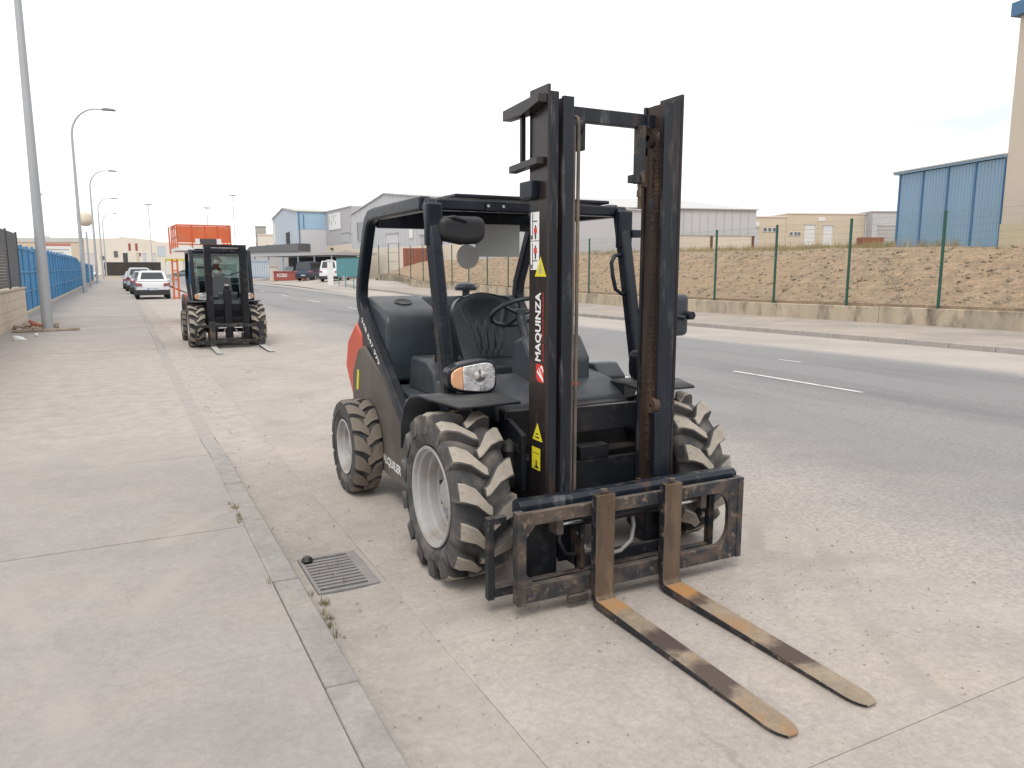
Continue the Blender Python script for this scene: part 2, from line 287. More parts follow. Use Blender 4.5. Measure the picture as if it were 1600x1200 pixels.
def asphalt():
    m = mat('asphalt', (0.208, 0.207, 0.208), .88, var=.10, scale=.5, col2=(0.255, 0.248, 0.243), s2=.22, f2=(.45, .7), col3=(0.150, 0.150, 0.153), s3=.6, f3=(.50, .70), bump=.5, bscale=55, stretch=(1, .16, 1), world=True, detail=12)
    t = m.node_tree; b = t.nodes['Principled BSDF']; src = b.inputs['Base Color'].links[0].from_socket
    def n(ty, **k):
        x = t.nodes.new(ty)
        for a, v in k.items(): setattr(x, a, v)
        return x
    l = t.links.new
    g = n('ShaderNodeNewGeometry'); sp = n('ShaderNodeSeparateXYZ'); l(g.outputs['Position'], sp.inputs[0])
    nz_ = n('ShaderNodeTexNoise'); nz_.inputs['Scale'].default_value = .8; nz_.inputs['Detail'].default_value = 10; nz_.inputs['Roughness'].default_value = .68; l(g.outputs['Position'], nz_.inputs[0])
    # dust blown off the parking lanes lies along both edges of the carriageway
    d1 = n('ShaderNodeMapRange'); d1.inputs[1].default_value = 7.2; d1.inputs[2].default_value = 3.9; l(sp.outputs[0], d1.inputs[0])
    d2 = n('ShaderNodeMapRange'); d2.inputs[1].default_value = 12.0; d2.inputs[2].default_value = 12.9; l(sp.outputs[0], d2.inputs[0])
    a = n('ShaderNodeMath', operation='MAXIMUM'); l(d1.outputs[0], a.inputs[0]); l(d2.outputs[0], a.inputs[1])
    ad = n('ShaderNodeMath', operation='ADD'); l(a.outputs[0], ad.inputs[0]); l(nz_.outputs[0], ad.inputs[1])
    mr = n('ShaderNodeMapRange'); mr.inputs[1].default_value = .78; mr.inputs[2].default_value = 1.5; l(ad.outputs[0], mr.inputs[0])
    mxn = n('ShaderNodeMix', data_type='RGBA'); l(mr.outputs[0], mxn.inputs[0]); l(src, mxn.inputs[6]); mxn.inputs[7].default_value = (.36, .323, .30, 1)
    # fine aggregate speckle
    n2 = n('ShaderNodeTexNoise'); n2.inputs['Scale'].default_value = 38; n2.inputs['Detail'].default_value = 3; l(g.outputs['Position'], n2.inputs[0])
    mr2 = n('ShaderNodeMapRange'); mr2.inputs[1].default_value = .3; mr2.inputs[2].default_value = .7; mr2.inputs[3].default_value = .82; mr2.inputs[4].default_value = 1.18; l(n2.outputs[0], mr2.inputs[0])
    mm = n('ShaderNodeMix', data_type='RGBA', blend_type='MULTIPLY'); mm.inputs[0].default_value = 1; l(mxn.outputs[2], mm.inputs[6]); l(mr2.outputs[0], mm.inputs[7])
    l(mm.outputs[2], b.inputs['Base Color'])
asphalt()

# ------------------------------------------------------------------ mesh helpers
class MB:
    def __init__(s): s.v = []; s.f = []
    def add(s, vs, fs):
        o = len(s.v); s.v += [tuple(p) for p in vs]; s.f += [tuple(i + o for i in f) for f in fs]; return s
    def box(s, x0, x1, y0, y1, z0, z1):
        return s.add([(x0, y0, z0), (x1, y0, z0), (x1, y1, z0), (x0, y1, z0), (x0, y0, z1), (x1, y0, z1), (x1, y1, z1), (x0, y1, z1)],
                     [(3, 2, 1, 0), (4, 5, 6, 7), (0, 1, 5, 4), (1, 2, 6, 5), (2, 3, 7, 6), (3, 0, 4, 7)])
    def hexa(s, b, t):       # 4 bottom points, 4 top points
        return s.add(list(b) + list(t), [(3, 2, 1, 0), (4, 5, 6, 7), (0, 1, 5, 4), (1, 2, 6, 5), (2, 3, 7, 6), (3, 0, 4, 7)])
    def prism(s, poly, axis, a, b):
        """poly: list of 2D points; extruded along axis 'x','y','z' from a to b"""
        def P(p, q):
            return {'x': (q, p[0], p[1]), 'y': (p[0], q, p[1]), 'z': (p[0], p[1], q)}[axis]
        n = len(poly)
        return s.add([P(p, a) for p in poly] + [P(p, b) for p in poly],
                     [tuple(range(n))[::-1], tuple(range(n, 2 * n))] + [(i, (i + 1) % n, n + (i + 1) % n, n + i) for i in range(n)])
    def tube(s, pts, r, seg=10, caps=True):
        pts = [Vector(p) for p in pts]; rs = r if isinstance(r, (list, tuple)) else [r] * len(pts)
        rings = []; up = Vector((0, 0, 1))
        t0 = (pts[1] - pts[0]).normalized()
        nrm = t0.cross(up) if abs(t0.z) < .95 else t0.cross(Vector((0, 1, 0)))
        nrm.normalize(); o = len(s.v)
        for i, p in enumerate(pts):
            t = (pts[min(i + 1, len(pts) - 1)] - pts[max(i - 1, 0)]).normalized()
            nrm = (nrm - t * nrm.dot(t)).normalized(); b = t.cross(nrm)
            s.v += [tuple(p + (nrm * math.cos(2 * math.pi * k / seg) + b * math.sin(2 * math.pi * k / seg)) * rs[i]) for k in range(seg)]
        for i in range(len(pts) - 1):
            for k in range(seg):
                a = o + i * seg + k; b_ = o + i * seg + (k + 1) % seg
                s.f.append((a, b_, b_ + seg, a + seg))
        if caps:
            s.f.append(tuple(o + k for k in range(seg))[::-1]); e = o + (len(pts) - 1) * seg; s.f.append(tuple(e + k for k in range(seg)))
        return s
    def bar(s, pts, w, h, side=(1, 0, 0)):
        """rectangular section swept along pts: w along side, h across it"""
        pts = [Vector(p) for p in pts]; sv = Vector(side).normalized(); o = len(s.v)
        for i, p in enumerate(pts):
            a = (pts[i] - pts[i - 1]).normalized() if i else None; b = (pts[i + 1] - pts[i]).normalized() if i < len(pts) - 1 else None
            t = ((a or b) + (b or a)).normalized(); k = 1 / max(.5, t.dot(b or a))
            n = t.cross(sv).normalized()
            for du, dn in ((-1, -1), (1, -1), (1, 1), (-1, 1)):
                s.v.append(tuple(p + sv * du * w / 2 + n * dn * h / 2 * k))
        for i in range(len(pts) - 1):
            for k in range(4):
                a = o + i * 4 + k; b = o + i * 4 + (k + 1) % 4; s.f.append((a, b, b + 4, a + 4))
        s.f.append((o + 3, o + 2, o + 1, o)); e = o + (len(pts) - 1) * 4; s.f.append((e, e + 1, e + 2, e + 3))
        return s
    def lathe(s, prof, seg=32, axis='x', c=(0, 0, 0), closed=False):
        o = len(s.v); n = len(prof)
        for k in range(seg):
            a = 2 * math.pi * k / seg; ca, sa = math.cos(a), math.sin(a)
            for x, r in prof:
                p = {'x': (x, r * ca, r * sa), 'y': (r * ca, x, r * sa), 'z': (r * ca, r * sa, x)}[axis]
                s.v.append((p[0] + c[0], p[1] + c[1], p[2] + c[2]))
        for k in range(seg):
            k2 = (k + 1) % seg
            for i in range(n if closed else n - 1):
                j = (i + 1) % n
                s.f.append((o + k * n + i, o + k2 * n + i, o + k2 * n + j, o + k * n + j))
        return s
    def disc(s, c, r, axis='x', h=.01, seg=20):
        return s.lathe([(-h / 2, .0001), (-h / 2, r), (h / 2, r), (h / 2, .0001)], seg, axis, c)
    def mesh(s, name='m', smooth=0):
        me = bpy.data.meshes.new(name); me.from_pydata(s.v, [], s.f); me.validate(); 
        bm = bmesh.new(); bm.from_mesh(me); bmesh.ops.recalc_face_normals(bm, faces=bm.faces); bm.to_mesh(me); bm.free()
        if smooth:
            me.polygons.foreach_set('use_smooth', [True] * len(me.polygons))
            me.set_sharp_from_angle(angle=R(smooth))
        return me
    def build(s, name, m, parent=None, bevel=0, smooth=0, seg=2, loc=None):
        me = s.mesh(name, smooth or (40 if bevel else 0)); me.materials.append(M[m])
        return put(name, me, parent, bevel, seg, loc)
def put(name, me, parent=None, bevel=0, seg=2, loc=None):
    o = bpy.data.objects.new(name, me); C.objects.link(o)
    if parent: o.parent = parent
    if loc: o.location = loc
    if bevel:
        b = o.modifiers.new('bevel', 'BEVEL'); b.width = bevel; b.segments = seg; b.limit_method = 'ANGLE'; b.angle_limit = R(35)
    return o
def tag(o, label=None, cat=None, group=None, kind=None):
    if label: o['label'] = label
    if cat: o['category'] = cat
    if group: o['group'] = group
    if kind: o['kind'] = kind
    return o
def thing(name, loc, label, cat, group=None, rz=0):
    o = bpy.data.objects.new(name, None); C.objects.link(o); o.location = loc; o.rotation_euler = (0, 0, rz); o.empty_display_size = .2
    return tag(o, label, cat, group)
def text(name, body, origin, du, dvv, length, height, m, parent, th=.0015, bold=.0, shear=0):
    """printed lettering laid on a surface: origin = lower-left corner, du/dvv reading and up directions"""
    c = bpy.data.curves.new('t', 'FONT'); c.body = body; c.size = 1; c.offset = bold; c.shear = shear; c.resolution_u = 3
    o = bpy.data.objects.new('t', c); C.objects.link(o)
    bpy.context.view_layer.update()
    me = bpy.data.meshes.new_from_object(o.evaluated_get(bpy.context.evaluated_depsgraph_get())); bpy.data.objects.remove(o)
    xs = [v.co.x for v in me.vertices]; ys = [v.co.y for v in me.vertices]
    x0, x1, y0, y1 = min(xs), max(xs), min(ys), max(ys)
    du = Vector(du).normalized(); dvv = Vector(dvv).normalized(); nn = du.cross(dvv); O = Vector(origin)
    for v in me.vertices:
        v.co = O + du * ((v.co.x - x0) / (x1 - x0) * length) + dvv * ((v.co.y - y0) / (y1 - y0) * height) + nn * th
    me.materials.clear(); me.materials.append(M[m])
    return put(name, me, parent)
def polyplate(name, pts, origin, du, dvv, m, parent, th=.0015):
    du = Vector(du).normalized(); dvv = Vector(dvv).normalized(); nn = du.cross(dvv); O = Vector(origin)
    mb = MB(); n = len(pts)
    mb.add([O + du * a + dvv * b for a, b in pts] + [O + du * a + dvv * b + nn * th for a, b in pts], [tuple(range(n, 2 * n)), tuple(range(n))[::-1]] + [(i, (i + 1) % n, n + (i + 1) % n, n + i) for i in range(n)])
    return mb.build(name, m, parent)
def smooth01(x, a, b):
    t = max(0, min(1, (x - a) / (b - a))); return t * t * (3 - 2 * t)
def lerp_tab(x, tab):
    if x <= tab[0][0]: return tab[0][1]
    for (a, va), (b, vb) in zip(tab, tab[1:]):
        if x <= b: return va + (vb - va) * (x - a) / (b - a)
    return tab[-1][1]
def zr(X, Y):            # the far side of the street dips a little and rises again
    return smooth01(X, 5, 15) * lerp_tab(Y, [(8.5, 0), (25, -.19), (35, -.16), (50, .05), (64, .12)]) + (smooth01(X, 13, 18.5) * smooth01(Y, 58, 64) * .45)
def xr(Y): return .0226 * (Y - 10)   # the far side runs very slightly outwards
def grid(name, xs, ys, zf, m, parent=None, thick=0, xo=None):
    mb = MB(); nx, ny = len(xs), len(ys)
    for y in ys:
        for x in xs: 
            X = x + (xo(y) if xo else 0); mb.v.append((X, y, zf(X, y)))
    for j in range(ny - 1):
        for i in range(nx - 1):
            a = j * nx + i; mb.f.append((a, a + 1, a + nx + 1, a + nx))
    if thick:
        o = len(mb.v); mb.v += [(x, y, z - thick) for x, y, z in mb.v[:]]
        per = [i for i in range(nx)] + [j * nx + nx - 1 for j in range(1, ny)] + [(ny - 1) * nx + i for i in range(nx - 2, -1, -1)] + [j * nx for j in range(ny - 2, 0, -1)]
        for k in range(len(per)):
            a, b = per[k], per[(k + 1) % len(per)]; mb.f.append((a, o + a, o + b, b))
    return mb.build(name, m, parent)
def steps(a, b, d):
    n = max(1, round((b - a) / d)); return [a + (b - a) * i / n for i in range(n + 1)]

# ================================================================== SETTING
gx = [-2500, -600, -150, -40, -12, -4, 0, 3, 5, 8, 11, 14, 17, 20, 26, 40, 90, 200, 600, 2500]
gy = [-300, -50, -10, 0, 8, 16, 25, 35, 50, 64, 90, 130, 200, 300, 600, 1500, 4000]
tag(grid('ground', gx, gy, lambda x, y: -.22 + min(0, zr(x, y)), 'earth'), kind='structure')
# --- left pavement: cast slabs, lowered at the driveway
def zs(Y): return .07 - .058 * smooth01(Y, 6.85, 7.9) + .058 * smooth01(Y, 16.2, 18.0)
walk = tag(grid('pavement', [-3.3, .585], [-3] + steps(0, 60, 1) + [130], lambda x, y: zs(y) - .03, 'gutter'), kind='structure')
joints = [-2.5, 4.8, 6.86, 9.2, 11.7, 14.2, 17.0, 19.9, 22.9, 25.9, 28.9, 32, 35, 38, 41, 44, 47, 50, 53, 56, 59, 62, 130]
for a, b in zip(joints, joints[1:]):
    dz = random.uniform(-.0025, .0025); tl = random.uniform(-.001, .001)
    skew = -.055 if a > 4 and a < 7 else 0
    grid('slab', [-3.28, -1.3, .5895], steps(a + .0025, b - .0025, .8 if b - a < 12 else 10), lambda x, y: zs(y) + dz + tl * (x + 1), 'walk', walk, thick=.05)
# --- kerb stones
kerb = tag(grid('kerb', [.60, .725], [-3] + steps(0, 60, 1) + [130], lambda x, y: zs(y) - .06, 'gutter'), kind='structure')
ky = [-1.0, .35, 1.55, 2.73, 3.85, 4.9, 5.85, 6.75]
while ky[-1] < 62: ky.append(ky[-1] + 1.12)
for a, b in zip(ky, ky[1:]):
    if 7.3 < a < 16.5: continue
    mb = MB(); jx = random.uniform(-.004, .004); jz = random.uniform(-.004, .003)
    za, zb = zs(a) + jz, zs(b) + jz
    mb.hexa([(.592 + jx, a + .005, -.15), (.735 + jx, a + .005, -.15), (.735 + jx, b - .005, -.15), (.592 + jx, b - .005, -.15)],
            [(.592 + jx, a + .005, za), (.728 + jx, a + .005, za - .004), (.728 + jx, b - .005, zb - .004), (.592 + jx, b - .005, zb)])
    mb.build('kerb_stone', 'kerbstone', kerb, bevel=.010)
grid('flush_kerb', [.5905, .66, .737], steps(7.87, 16.8, .5), lambda x, y: zs(y) - .003 + .002 * noise.noise((x * 5, y * 2, 0)), 'kerbstone', kerb, thick=.05)
MB().box(.59, .733, ky[-1], 130, -.15, .068).build('kerb_run', 'kerbstone', kerb)
# --- near parking lane of cast concrete with a gutter strip
lane = tag(grid('parking_lane', [.74, 4.1], [-6, 4.25 - .6, 4.3, 30, 60, 130], lambda x, y: -.2, 'gutter'), kind='structure')
def zg(x, y): return -.012 * math.sin(math.pi * max(0, min(1, (x - .735) / .43))) + .003 * noise.noise((x * 2, y * .7, 0))
for a, b in ((-6, 1.6), (1.6, 3.735), (4.265, 6.6), (6.6, 7.6), (7.6, 12), (12, 16.5), (16.5, 20), (20, 25), (25, 30), (30, 130)):
    grid('gutter_slab', steps(.738, 1.1665, .07), steps(a + .001, b - .001, .5 if b < 31 else 10), zg, 'gutter', lane, thick=.1)
grid('gutter_slab', [.738, .77, .80], steps(3.735, 4.265, .2), zg, 'gutter', lane, thick=.1)
grid('gutter_slab', [1.135, 1.15, 1.165], steps(3.735, 4.265, .2), zg, 'gutter', lane, thick=.1)
lj = [-6, 1.6, 2.56, 5.64, 9.6, 13.8, 18, 22.2, 26.4, 30.6, 34.8, 39, 43.2, 47.4, 51.6, 55.8, 130]
for a, b in zip(lj, lj[1:]):
    dz = random.uniform(-.002, .002)
    grid('lane_slab', [1.168, 2.0, 3.0, 4.05], steps(a + .0015, b - .0015, 1 if b < 60 else 15), lambda x, y: dz + .004 * noise.noise((x * .8, y * .5, 3)), 'lane', lane, thick=.08)
# --- carriageway
def zroad(x, y):
    q = x - xr(y) * .5
    return zr(x, y) + (-.02 if q < 3.8 else .03 * math.sin(math.pi * max(0, q - 3.9) / 9)) + .006 * min(1, max(0, q - 3.9) / .5)
road = tag(grid('road', [3.7, 4.0] + steps(4.4, 12.86, 1.0), [-12] + steps(-6, 70, 2) + [90, 130, 200, 300], lambda x, y: zroad(x, y), 'asphalt', xo=lambda y: xr(y) * .5), kind='structure')
for (x, y0, y1, ww) in ((8.66, 6.65, 9.05, .085), (8.68, -2.5, -.2, .1), (8.7, 14.5, 16.9, .10), (8.75, 22.4, 25, .10), (8.85, 30.4, 33, .1), (8.9, 38.4, 41, .1), (8.95, 46.5, 49, .1), (9.1, 56, 58.5, .1), (10.62, 9.45, 9.95, .07), (6.72, 9.25, 9.6, .14)):
    tag(grid('lane_marking', [x - ww / 2, x + ww / 2], steps(y0, y1, .3), lambda a, b: zroad(a, b) + .005, 'paint'), kind='structure')
# --- far parking lane, kerb, pavement
tag(grid('far_parking_lane', [12.5, 13.5, 14.6, 15.62], [-12] + steps(-4, 58, 2) + [59.5, 61, 62.5, 64, 70, 90, 130, 300], lambda x, y: .004 + zr(x, y), 'lane2', xo=lambda y: xr(y) if y < 70 else xr(70)), kind='structure')
fw_ = tag(grid('far_pavement', [15.74, 17, 18.5, 20.5], [-12] + steps(-4, 58, 2), lambda x, y: .115 + zr(x, y), 'walk2', xo=xr), kind='structure')
fk = tag(grid('far_kerb', [15.62, 15.74], [-12] + steps(-4, 58, 2), lambda x, y: .02 + zr(x, y), 'gutter', xo=xr), kind='structure')
y = -2.0
while y < 57.5:
    b = y + 1.0; xa, xb = xr(y), xr(b); jz = random.uniform(-.008, .006)
    za, zb = zr(15.6 + xa, y) + .12 + jz, zr(15.6 + xb, b) + .12 + jz
    MB().hexa([(15.60 + xa, y + .006, za - .3), (15.755 + xa, y + .006, za - .3), (15.755 + xb, b - .006, zb - .3), (15.60 + xb, b - .006, zb - .3)],
              [(15.61 + xa, y + .006, za), (15.755 + xa, y + .006, za), (15.755 + xb, b - .006, zb), (15.61 + xb, b - .006, zb)]).build('kerb_stone', 'kerbstone', fk, bevel=.012)
    y = b
tag(grid('yard', [15.6, 16.5, 18, 20, 24, 32], [58, 59.5, 61, 62.5, 64, 70, 90, 130], lambda x, y: zr(x, y) + .02, 'lane2', xo=lambda y: xr(y) if y < 70 else xr(70)), kind='structure')

# --- drain grate in the gutter
gr = thing('drain_grate', (.9675, 4.0, 0), 'rectangular grey iron drain grate sunk in the gutter beside the kerb', 'drain grate')
m_ = MB(); m_.box(-.165, .165, -.262, -.235, -.03, .003); m_.box(-.165, .165, .235, .262, -.03, .003); m_.box(-.165, -.145, -.235, .235, -.03, .003); m_.box(.11, .165, -.235, .235, -.03, .003)
m_.build('frame', 'castiron', gr, bevel=.003)
bm_ = MB().box(-.1449, .1099, -.0125, .0125, -.03, .001).mesh('bar'); bm_.materials.append(M['castiron'])
for k in range(10): put('grate_bar', bm_, gr, loc=(0, -.193 + k * .043, 0))
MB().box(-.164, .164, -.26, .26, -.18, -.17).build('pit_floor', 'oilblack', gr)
tag(MB().lathe([(0, .001), (0, .03), (.012, .034), (.03, .022), (.034, .001)], 10, 'z', (.845, 4.2, .0)).build('rubber_cap', 'oilblack', smooth=40), 'small black rubber cap lying on a corner of the drain grate', 'cap')

# --- embankment behind the low wall
WX = lambda Y: 20.39 + .0226 * (Y - 11.1)          # face of the retaining wall
def zb(X, Y):
    t = X - WX(Y) - max(0, Y - 70) * .42
    base = .56 + zr(20.4, Y) - smooth01(Y, 70, 72) * .7
    if X - WX(Y) < .21: return .3 + zr(20.4, Y) - smooth01(Y, 70, 72) * .7
    crest = 2.42 + .25 * noise.noise((Y * .09, 3.1, 0)) + .10 * noise.noise((Y * .5, 1.1, 0))
    z = base + .02 + (crest - base) * smooth01(t, -.6 if Y < 70 else 0, 5.2) + max(0, t - 5) * .0265
    z -= .16 * max(0, noise.noise((X * .12, Y * .55, 9))) * smooth01(t, .3, 2) * (1 - smooth01(t, 6, 9)) * 2
    z += .10 * noise.noise((X * .6, Y * .6, 0)) * smooth01(t, .2, 1) + .05 * noise.noise((X * 2.2, Y * 2.2, 5)) * smooth01(t, .2, 1)
    return z
tag(grid('embankment', [.10, .20, .215, .5, .9] + steps(1.3, 6.5, .3) + [7, 8, 9, 10.5, 12, 15, 20, 28, 40, 60, 80, 100, 140], [-6] + steps(-2, 60, .5) + [61, 62, 64, 66, 68, 69, 70, 71, 72, 74, 77, 80, 90, 110, 140], zb, 'soil', xo=WX), kind='structure')
st = MB(); ico = bmesh.new(); bmesh.ops.create_icosphere(ico, subdivisions=1, radius=1)
iv = [v.co.copy() for v in ico.verts]; ifc = [tuple(v.index for v in f.verts) for f in ico.faces]; ico.free()
def rock(mb, c, s):
    q = Matrix.Rotation(random.uniform(0, 6.28), 3, Vector((random.gauss(0, 1), random.gauss(0, 1), random.gauss(0, 1))).normalized())
    sc = (random.uniform(.7, 1.4), random.uniform(.6, 1.2), random.uniform(.35, .8))
    mb.add([Vector(c) + q @ Vector((v.x * sc[0], v.y * sc[1], v.z * sc[2])) * s * random.uniform(.75, 1.15) for v in iv], ifc)
for i in range(11000):
    Y = 5 + 55 * random.random() ** 1.3; X = WX(Y) + .25 + 5.6 * random.random()
    s_ = .012 + .085 * random.random() ** 6
    rock(st, (X, Y, zb(X, Y)), s_)
for i in range(170):
    Y = 6 + 45 * random.random() ** 1.4; X = WX(Y) + .4 + 4.6 * random.random(); rock(st, (X, Y, zb(X, Y)), random.uniform(.06, .15))
for i in range(120):                      # a runnel of washed-out stones down the slope
    f = random.random(); Y = 15.0 + 3.5 * f + random.gauss(0, .15); X = WX(Y) + .5 + 3.6 * f + random.gauss(0, .12); rock(st, (X, Y, zb(X, Y)), random.uniform(.03, .10))
tag(st.build('scattered_stones', 'stone'), 'brown stones strewn over the dirt embankment', 'stones', kind='stuff')
def tufts(name, pts, m, label, cat):
    mb = MB()
    for (x, y, z, h, n) in pts:
        for k in range(n):
            a = random.uniform(0, 6.28); rr_ = random.uniform(0, h * .5); bx, by = x + math.cos(a) * rr_, y + math.sin(a) * rr_
            hh = h * random.uniform(.5, 1.1); lx, ly = random.gauss(0, .3) * hh, random.gauss(0, .3) * hh; ww = h * .02 + .0015; pa = random.uniform(0, 6.28); cx, cy = math.cos(pa) * ww, math.sin(pa) * ww
            mb.add([(bx - cx, by - cy, z - .01), (bx + cx, by + cy, z - .01), (bx + lx * .5 + cx * .6, by + ly * .5 + cy * .6, z + hh * .6), (bx + lx * .5 - cx * .6, by + ly * .5 - cy * .6, z + hh * .6), (bx + lx, by + ly, z + hh)], [(0, 1, 2, 3), (3, 2, 4)])
    return tag(mb.build(name, m), label, cat, kind='stuff')
pts = []
for i in range(2600):
    Y = random.uniform(20, 80); X = WX(Y) + random.uniform(14, 55); pts.append((X, Y, zb(X, Y), random.uniform(.2, .5), 9))
for i in range(1500):
    Y = random.uniform(20, 60); X = WX(Y) + random.uniform(9, 32); pts.append((X, Y, zb(X, Y), random.uniform(.25, .6), 8))
for i in range(200):
    Y = random.uniform(12, 55); X = WX(Y) + random.uniform(2.5, 8); pts.append((X, Y, zb(X, Y), random.uniform(.1, .3), 6))
tufts('dry_grass', pts, 'drygrass', 'dry straw coloured grass on the flat land above the embankment', 'grass')
pts = [(.74 + random.uniform(-.01, .07), random.uniform(3.2, 3.75), -.008, random.uniform(.02, .06), 12) for i in range(18)]
pts += [(.585 + random.uniform(-.02, .02), random.choice((4.95, 5.25, 3.9)) + random.gauss(0, .05), .066, random.uniform(.02, .05), 9) for i in range(12)]
pts += [(.86 + random.uniform(0, .2), random.uniform(3.75, 4.1), -.0, random.uniform(.03, .06), 2) for i in range(10)]
tufts('weeds', pts, 'weed', 'sparse dry weeds growing along the kerb joint', 'weeds')
pb = MB()
for i in range(900):
    if random.random() < .6: X, Y = random.uniform(1.2, 4.6), random.uniform(1.2, 5)
    else: X, Y = random.uniform(.75, 1.2), random.uniform(1.5, 14)
    rock(pb, (X, Y, .002), .003 + .007 * random.random() ** 4)
for i in range(700):
    rock(pb, (3.05 + random.gauss(0, .5), 2.35 + random.gauss(0, .4), .001), .002 + .007 * random.random() ** 5)
tag(pb.build('loose_gravel', 'pebble'), 'small loose gravel scattered over the parking lane', 'gravel', kind='stuff')
# distant low hills
hb = MB(); n = 60
for i in range(n + 1):
    a = R(-70 + 150 * i / n); d_ = 3200; h = 40 + 34 * noise.noise((i * .17, 0, 2)) ; hb.v += [(math.sin(a) * d_, math.cos(a) * d_, -5), (math.sin(a) * (d_ + 500), math.cos(a) * (d_ + 500), h)]
for i in range(n): hb.f.append((2 * i, 2 * i + 2, 2 * i + 3, 2 * i + 1))
tag(hb.build('hills', 'hill', smooth=60), kind='structure')

# ================================================================== FORKLIFTS (local: x lateral, y backwards, forks towards -y)
def lug_mesh(name, m, side, W, R0, R1, n, fill=.5, sweep=.16):
    """one chevron bar of a tyre: from the shoulder to just past the middle of the tread"""
    mb = MB(); pitch = 2 * math.pi / n; h = pitch * fill / 2
    st_ = [(.515, -.02, h * .95, R0 * .86, R0 * .90), (.50, 0, h, R0 * .93, R1 * .965), (.40, .02, h * 1.0, R0 * .97, R1), (.22, sweep * .35, h * .9, R0 * .985, R1 * 1.003), (.02, sweep, h * .62, R0 * .99, R1 * 1.0), (-.06, sweep * 1.14, h * .5, R0 * .99, R1 * .985)]
    for (xf, th, hw, rb, rt) in st_:
        x = side * xf * W
        for a, r in ((th - hw * 1.12, rb - .012), (th - hw * .86, rt), (th + hw * .86, rt), (th + hw * 1.12, rb - .012)):
            mb.v.append((x, -r * math.cos(a), -r * math.sin(a)))
    for i in range(len(st_) - 1):
        for k in range(4):
            a = i * 4 + k; b = i * 4 + (k + 1) % 4; mb.f.append((a, b, b + 4, a + 4))
    e = (len(st_) - 1) * 4; mb.f += [(3, 2, 1, 0), (e, e + 1, e + 2, e + 3)]
    me = mb.mesh(name, 38); me.materials.append(M[m]); me.materials.append(M['lug_flank'])
    for p in me.polygons:          # worn, dusty top faces; dark flanks
        rr_ = math.hypot(p.center[1], p.center[2]); nn_ = -(p.normal[1] * -p.center[1] + p.normal[2] * -p.center[2]) / rr_
        if nn_ < .6 or abs(p.center[0]) > W * .49: p.material_index = 1
    return me
def make_wheel_meshes():
    d = {}
    W, R0 = .32, .406
    pr_ = [(-.118, .268), (-.140, .285), (-.158, .325), (-.160, .362), (-.148, .386), (-.11, .402), (0, R0 - .004), (.11, .402), (.148, .386), (.160, .362), (.158, .325), (.140, .285), (.118, .268)]
    d['ft'] = MB().lathe(pr_, 64).mesh('tyre', 50); d['ft'].materials.append(M['rubber'])
    d['fl'] = [lug_mesh('lug', 'lug', s, W, R0, .456, 14, .56, .235) for s in (-1, 1)]
    rp = [(-.118, .262), (-.142, .276), (-.150, .272), (-.146, .258), (-.125, .252), (-.118, .240), (-.075, .236), (-.066, .222), (-.02, .216), (-.012, .206), (.01, .200), (.015, .185), (.015, .10), (-.01, .085), (-.05, .082), (-.06, .07), (-.06, .001)]
    d['fr'] = MB().lathe(rp, 48).mesh('rim', 30); d['fr'].materials.append(M['rim'])
    d['nb'] = MB().lathe([(.0, .001), (.0, .013), (.05, .013), (.05, .016)], 6, 'x').mesh('nut'); d['nb'].materials.append(M['oilblack'])
    W, R0 = .205, .330
    pr_ = [(-.08, .205), (-.094, .225), (-.102, .27), (-.100, .305), (-.088, .322), (0, .330), (.088, .322), (.100, .305), (.102, .27), (.094, .225), (.08, .205)]
    d['rt'] = MB().lathe(pr_, 48).mesh('tyre', 50); d['rt'].materials.append(M['rubber'])
    d['rl'] = [lug_mesh('lug', 'lug_brown', s, W, R0, .350, 15, .86, .2) for s in (-1, 1)]
    rp = [(-.08, .2), (-.094, .208), (-.098, .2), (-.09, .19), (-.055, .182), (-.045, .165), (-.015, .158), (-.01, .08), (-.045, .07), (-.047, .001)]
    d['rr'] = MB().lathe(rp, 36).mesh('rim', 30); d['rr'].materials.append(M['rim'])
    return d
WM = make_wheel_meshes()
def wheel(root, kind, x, y, z, side):
    f = kind == 'f'
    o = put('front_wheel' if f else 'rear_wheel', WM[kind + 't'], root, loc=(x, y, z))
    n = 14 if f else 15
    for s in (0, 1):
        for k in range(n):
            q = put('tread_lug', WM[kind + 'l'][s], o); q.rotation_euler = ((k + s * .5 + (.3 if x < 0 else .1)) * 2 * math.pi / n, 0, 0)
            if f: bv = q.modifiers.new('bevel', 'BEVEL'); bv.width = .006; bv.segments = 1; bv.limit_method = 'ANGLE'; bv.angle_limit = R(40)
    r = put('rim', WM[kind + 'r'], o); r.rotation_euler = (0, 0, 0 if side < 0 else math.pi)
    if f:
        for k in range(8):
            a = k * math.pi / 4 + .2; put('wheel_nut', WM['nb'], o, loc=(-.03 if side < 0 else -.02, .145 * math.cos(a), .145 * math.sin(a)))
def side_dark(o):           # flanks take the darker frame finish, the faces are worn
    o.data.materials.append(M['frame_worn'])
    for p in o.data.polygons:
        if abs(p.normal.x) > .75: p.material_index = 1
